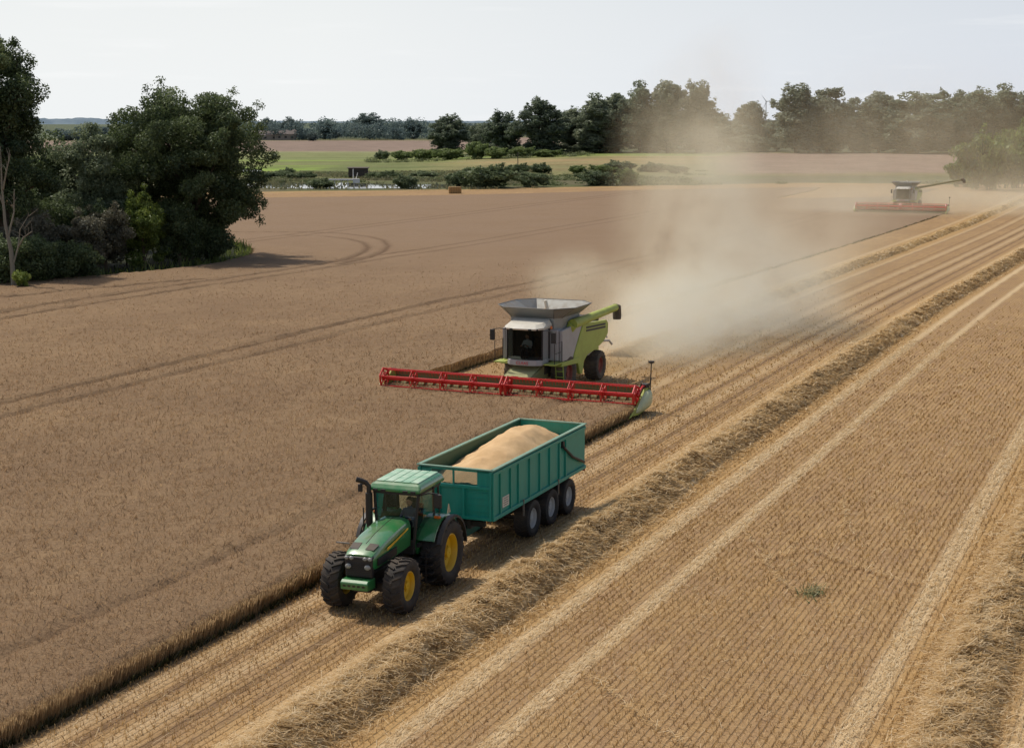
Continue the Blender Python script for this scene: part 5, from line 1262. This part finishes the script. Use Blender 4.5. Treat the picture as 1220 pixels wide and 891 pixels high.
# low scrub that nobody could count: marsh edge and the foot of the bank
rg = np.random.default_rng(91); Cs, Rs, Ts = [], [], []
for px0, px1, d0, d1, num, hm in ((318, 840, 334, 414, 520, 1.0), (440, 700, 512, 552, 170, 1.5), (300, 460, 352, 380, 110, 1.1), (640, 1130, 338, 350, 120, .7)):
    for q in range(num):
        Yd = rg.uniform(d0, d1); px = rg.uniform(px0, px1); x, y, z = spot(px, Yd)
        if fbm(np.array(x * .06), np.array(y * .1), 15) < .47 or Yd < far_edge((px - 610) / F_PX * Yd, Yd) + 3: continue
        if 300 < px < 548 and 318 < Yd < 356: continue
        h_ = hm * rg.uniform(.35, 1.0)
        for e in range(3): Cs.append((x + rg.normal() * 1.3, y + rg.normal() * .8, z + h_ * .4)); Rs.append((rg.uniform(.8, 1.7), .9, h_ * .6)); Ts.append(.5 + rg.normal() * .2)
V, Fq, T = leaf_quads(np.array(Cs), np.array(Rs), 55, .17, rg, np.clip(np.array(Ts), 0, 1), up=.6)
L_SCR = leaf_mat('scrub_leaves', gradc((84, 92, 62), (108, 117, 78), (132, 138, 96), (156, 158, 118)))
o = mesh_np('low_scrub', V, Fq, L_SCR, T); tag(o, 'low irregular scrub and tall herbs on the marsh and along the bank', 'scrub', kind='stuff')
# reeds round the pond
n = 26000; Yr = rng.uniform(316, 420, n); Xr = (rng.uniform(300, 640, n) - 610) / F_PX * Yr; k = fbm(Xr * .07, Yr * .12, 66) > .42; Xr, Yr = Xr[k], Yr[k]; n = len(Xr); x, y = c2w(Xr, Yr); z = terrain_z(x, y)
k = (Yr > far_edge(Xr, Yr) + 3) & ((Yr > 357) | (Xr > -8) | (rng.random(n) < .12)); x, y, z = x[k], y[k], z[k]; n = len(x)
Vb, Fb = blades(np.stack([x, y, z - .05], 1), rng.uniform(.2, .6, n), rng.uniform(.25, .6, n), rng.normal(0, .3, (n, 2)), rng.uniform(0, PI, n), .5)
M_REED = leaf_mat('reeds', gradc((112, 112, 80), (136, 133, 98), (156, 151, 114), (174, 166, 130)), .3)
o = mesh_np('reeds', Vb, Fb, M_REED, np.clip(rng.normal(.5, .2, n), 0, 1)); tag(o, 'reeds and rough grass round the pond beyond the field', 'reeds', kind='stuff')
# ------------------------------------------------------------------ pond, hut, jetty, bale, farm, turbine, pole
t = NT('water'); n = t.noise(t.mapping(t.pos(), (.4, 1.5, 1)), .8, 4, .6); t.bsdf((0.02, 0.025, 0.02), 0.05, spec=0.8, bump=n, bump_s=.02, bump_d=.03); M_WATER = t.m
def pond(pts, label):
    v = []
    for px, Y in pts: x, y, z = spot(px, Y); v.append((x, y, z + .02))
    o = MB().add(v, [tuple(range(len(v)))]).build('pond', M_WATER); return tag(o, label, kind='structure')
pond(((300, 326), (350, 322), (420, 321), (470, 323), (520, 322), (541, 327), (546, 336), (520, 345), (470, 342), (430, 350), (380, 352), (320, 354), (290, 345)), 'still pond water behind the field edge')
pond(((255, 432), (300, 428), (312, 434), (305, 446), (270, 450)), 'small bright pond by the oak crown')
M_TIMB = paint('dark_timber', srgb(62, 56, 52), .85, .2); M_PALET = paint('pale_timber', srgb(236, 232, 222), .7, .15)
x, y, z = spot(427, 384); hut = empty('bird_hide', (x, y, z), YAW, 'small dark timber hut beyond the pond', 'hut')
m = MB(); m.box((0, 0, 1.25), (4.6, 2.6, 1.9))
for sx_ in (-2.1, -.7, .7, 2.1): m.box((sx_, -1.1, .2), (.14, .14, .7))
m.build('wall', M_TIMB, hut); m = MB(); m.prism([(-1.6, 2.2), (1.6, 2.38), (1.6, 2.5), (-1.6, 2.32)], 'x', -2.6, 2.6); m.build('roof', M_TIMB, hut); MB().box((-.1, -1.31, 1.55), (3.2, .03, .28)).build('slot_window', M_BLK, hut)
x, y, z = spot(410, 334); jt = empty('jetty', (x, y, z), YAW, 'pale wooden jetty on posts over the pond below the dark hut', 'jetty')
m = MB(); m.box((0, 0, 1.35), (6.4, 1.2, .26)); m.build('deck', M_PALET, jt)
for px_ in (-2.0, -.6, .8, 2.1): MB().box((px_, 0, .6), (.2, .2, 1.3)).build('post', M_PALET, jt)
m = MB(); m.box((2.6, 0, 1.1), (1.3, 1.3, .9)); m.tube([(2.0, -.4, 1.2), (2.0, -.4, 3.6)], .1, 6); m.tube([(2.4, .3, 1.2), (2.9, .3, 2.8)], .09, 6); m.build('landing_stage', M_PALET, jt)
# straw bale
x, y, z = spot(542, 300); t = NT('bale'); n = t.noise(t.mapping(t.coord(), (3, 8, 8)), 2.5, 5, .7); t.bsdf(t.mix(t.ss(n, .3, .7), srgb(128, 98, 60), srgb(186, 150, 98)), .9, bump=n, bump_s=.8, bump_d=.08)
bl = empty('straw_bale', (x, y, z), YAW + .12, 'rectangular straw bale lying on the stubble at the far field edge', 'bale')
bm_ = MB(); bm_.box((0, 0, .63), (2.4, 1.3, 1.26)); bm_.build('bale_body', t.m, bl, bevel=.12)
for q in (-.7, -.25, .25, .7): MB().box((q, 0, .635), (.03, 1.325, 1.285)).build('twine', M_TIMB, bl, bevel=.1)
# farm roofs in the far left
M_ROOF = paint('slate_roof', srgb(112, 104, 104), .7, .2); M_WALL = paint('far_wall', srgb(150, 140, 132), .8, .2)
for px_, w_, h_, lb in ((316, 20, 3.4, 'long low farm building with dark roof left in the far belt'), (340, 15, 4.2, 'shorter dark roofed farm building right of the long one')):
    x, y, z = spot(px_, 1130); b = empty('farm_building', (x, y, z), YAW + .2, lb, 'building', 'farm buildings in the far belt')
    MB().box((0, 0, h_ / 2), (w_, 9, h_)).build('wall', M_WALL, b); MB().prism([(-5, h_), (5, h_), (0, h_ + 3.2)], 'x', -w_ / 2 - .4, w_ / 2 + .4).build('roof', M_ROOF, b)
    for k in range(3): MB().box((-w_ * .3 + k * w_ * .3, -4.52, h_ * .5), (1.6, .06, 1.4)).build('window', M_BLK, b)
# wind turbine far behind the wood
x, y, z = spot(912, 2300); wt = empty('wind_turbine', (x, y, z), YAW, 'thin pale wind turbine above the gap in the wood', 'wind turbine')
M_TURB = paint('turbine_paint', srgb(206, 212, 216), .5, .05)
zt = 36; MB().tube([(0, 0, 0), (0, 0, zt)], [1.1, .6], 12).build('tower', M_TURB, wt, smooth=60); MB().box((0, .6, zt + .6), (1.6, 4, 1.6)).build('nacelle', M_TURB, wt, bevel=.3)
for k in range(3):
    a = R(8 + 120 * k); dx, dz = math.cos(a), math.sin(a)
    MB().hexa([(-dz*.6, -1.8, zt+.6+dx*.6), (dx*12-dz*.1, -1.8, zt+.6+dz*12+dx*.1), (dx*12+dz*.1, -1.8, zt+.6+dz*12-dx*.1), (dz*.6, -1.8, zt+.6-dx*.6), (-dz*.6, -1.5, zt+.6+dx*.6), (dx*12-dz*.1, -1.5, zt+.6+dz*12+dx*.1), (dx*12+dz*.1, -1.5, zt+.6+dz*12-dx*.1), (dz*.6, -1.5, zt+.6-dx*.6)]).build('blade', M_TURB, wt)
x, y, z = spot(617, 425); po = empty('utility_pole', (x, y, z), YAW, 'thin dark pole on the dry meadow slope', 'pole'); MB().tube([(0, 0, -.2), (0, 0, 4.6)], .11, 8).build('pole', M_TIMB, po); MB().box((0, 0, 4.35), (.9, .1, .1)).build('crossarm', M_TIMB, po)
# weed patch and animal trails in the near stubble
wx_, wy_ = ground(967, 707); rg = np.random.default_rng(3); n = 170
Vb, Fb = blades(np.stack([wx_ + rg.normal(0, .16, n), wy_ + rg.normal(0, .3, n), np.zeros(n)], 1), rg.uniform(.05, .2, n), rg.uniform(.03, .07, n), rg.normal(0, .7, (n, 2)), rg.uniform(0, PI, n), .3)
o = mesh_np('weed', Vb, Fb, leaf_mat('weed_leaves', gradc((112, 120, 84), (142, 146, 106), (168, 168, 128)), .3), rg.random(n)); tag(o, 'small grey green weed patch in the near stubble', 'weed', kind='stuff')
parts = []
for tr_ in ([(885, 635), (915, 668), (960, 655), (1005, 672), (1060, 690), (1105, 700)], [(1003, 600), (1006, 622), (1022, 638)], [(700, 805), (730, 830), (770, 860), (815, 889)], [(905, 662), (925, 690), (945, 706), (967, 709), (990, 700)]):
    P = [np.array(ground(*q)) for q in tr_]
    for p, q in zip(P[:-1], P[1:]):
        n = int(np.hypot(*(q - p)) * 20); s = rng.random(n)[:, None]; c = p + (q - p) * s + rng.normal(0, .07, (n, 2))
        parts.append(strands(c[:, 0], c[:, 1], rng.uniform(.09, .16, n), rng.uniform(.15, .4, n), rng.uniform(.012, .02, n), rng.uniform(0, PI, n), rng.uniform(0, .03, n), np.clip(rng.normal(.75, .12, n), 0, 1), 1))
V, Fq, T = join(parts); o = mesh_np('trodden_straw', V, Fq, M_STRAW, T); tag(o, 'thin pale animal trails trodden through the stubble', 'straw', kind='stuff')

# ------------------------------------------------------------------ dust
def dust(name, rings, fields, label, loc=(0, 0, 0)):
    m = MB(); m.loft(rings)
    t = NT(name); P = t.pos(); sp = t.node('SeparateXYZ'); t.link(P, sp.inputs[0]); X, Y, Z = sp.outputs
    nz = t.noise(t.mapping(P, (1, .8, .75)), .11, 5, .62, .6); nz2 = t.noise(P, .42, 3, .6)
    N = t.math('MULTIPLY_ADD', nz2, .35, t.math('MULTIPLY', nz, .75)); N = t.ss(N, .45, .63)
    tot = None
    for (c, r, den, floor) in fields:
        q = None
        for s, cc, rr in zip((X, Y, Z), c, r):
            u = t.math('DIVIDE', t.math('SUBTRACT', s, cc), rr); u = t.math('MULTIPLY', u, u); q = u if q is None else t.math('ADD', q, u)
        f = t.ss(t.math('SQRT', q), 1.0, 0.12); f = t.math('MULTIPLY', t.math('MULTIPLY', f, den), t.math('MULTIPLY_ADD', N, 1.0 - floor, floor))
        tot = f if tot is None else t.math('ADD', tot, f)
    v = t.node('VolumePrincipled'); v.inputs['Color'].default_value = srgb(255, 240, 206) + (1,); v.inputs['Anisotropy'].default_value = .15; v.inputs['Absorption Color'].default_value = srgb(235, 222, 200) + (1,)
    t.link(tot, v.inputs['Density']); t.link(v.outputs[0], t.out.inputs['Volume'])
    o = m.build(name, t.m, smooth=80); o['label'] = label; o['category'] = 'dust'; return o
def rings(ys, f, n=20):
    out = []
    for y in ys:
        cx, rx, zt_, zlo = f(y); out.append([(cx + rx * math.cos(a), y, max(zlo + .001 * math.cos(a), zt_ * math.sin(a))) for a in [2 * PI * k / n for k in range(n)]])
    return out
def shape1(y):
    s = (y - 77) / 115; g_ = math.sin(PI * min(1, max(0, s * .9 + .08))) ** .6
    return (-29.5 - 3 * s, 2.4 + 15.5 * g_ * min(1, .5 + s * 4.2), 5.6 + 17 * min(1, s * 3.3) * (1 - .45 * max(0, s - .4) / .6), 0.02)
dust('dust_cloud', rings(np.linspace(77.5, 190, 16), shape1),
     [((-28.6, 92.5, .6), (6.8, 15.5, 5.4), .36, .2), ((-27.6, 101, 1.2), (9.8, 17, 7.2), .20, .10), ((-31.0, 103, 9), (5.6, 13, 18), .11, .02), ((-31.5, 130, 4), (12, 40, 9), .024, .12), ((-32.6, 85, 4.6), (3.2, 9, 2.4), .13, .0)],
     'large pale brown dust plume rising behind the nearer combine')
def shape2(y):
    s = (y - 226) / 98; g_ = max(.02, math.sin(PI * min(1, s * .96 + .04))) ** .6
    return (-34 - 4 * s, 4 + 46 * g_, 5 + 24 * g_, 0.05)
dust('dust_cloud', rings(np.linspace(226.5, 322, 14), shape2),
     [((-24, 266, 1), (24, 16, 7), .045, .3), ((-38, 240, 1), (30, 16, 6), .055, .5), ((-46, 284, 7), (46, 36, 24), .015, .3)],
     'thin dust drifting over the stubble behind the far combine')
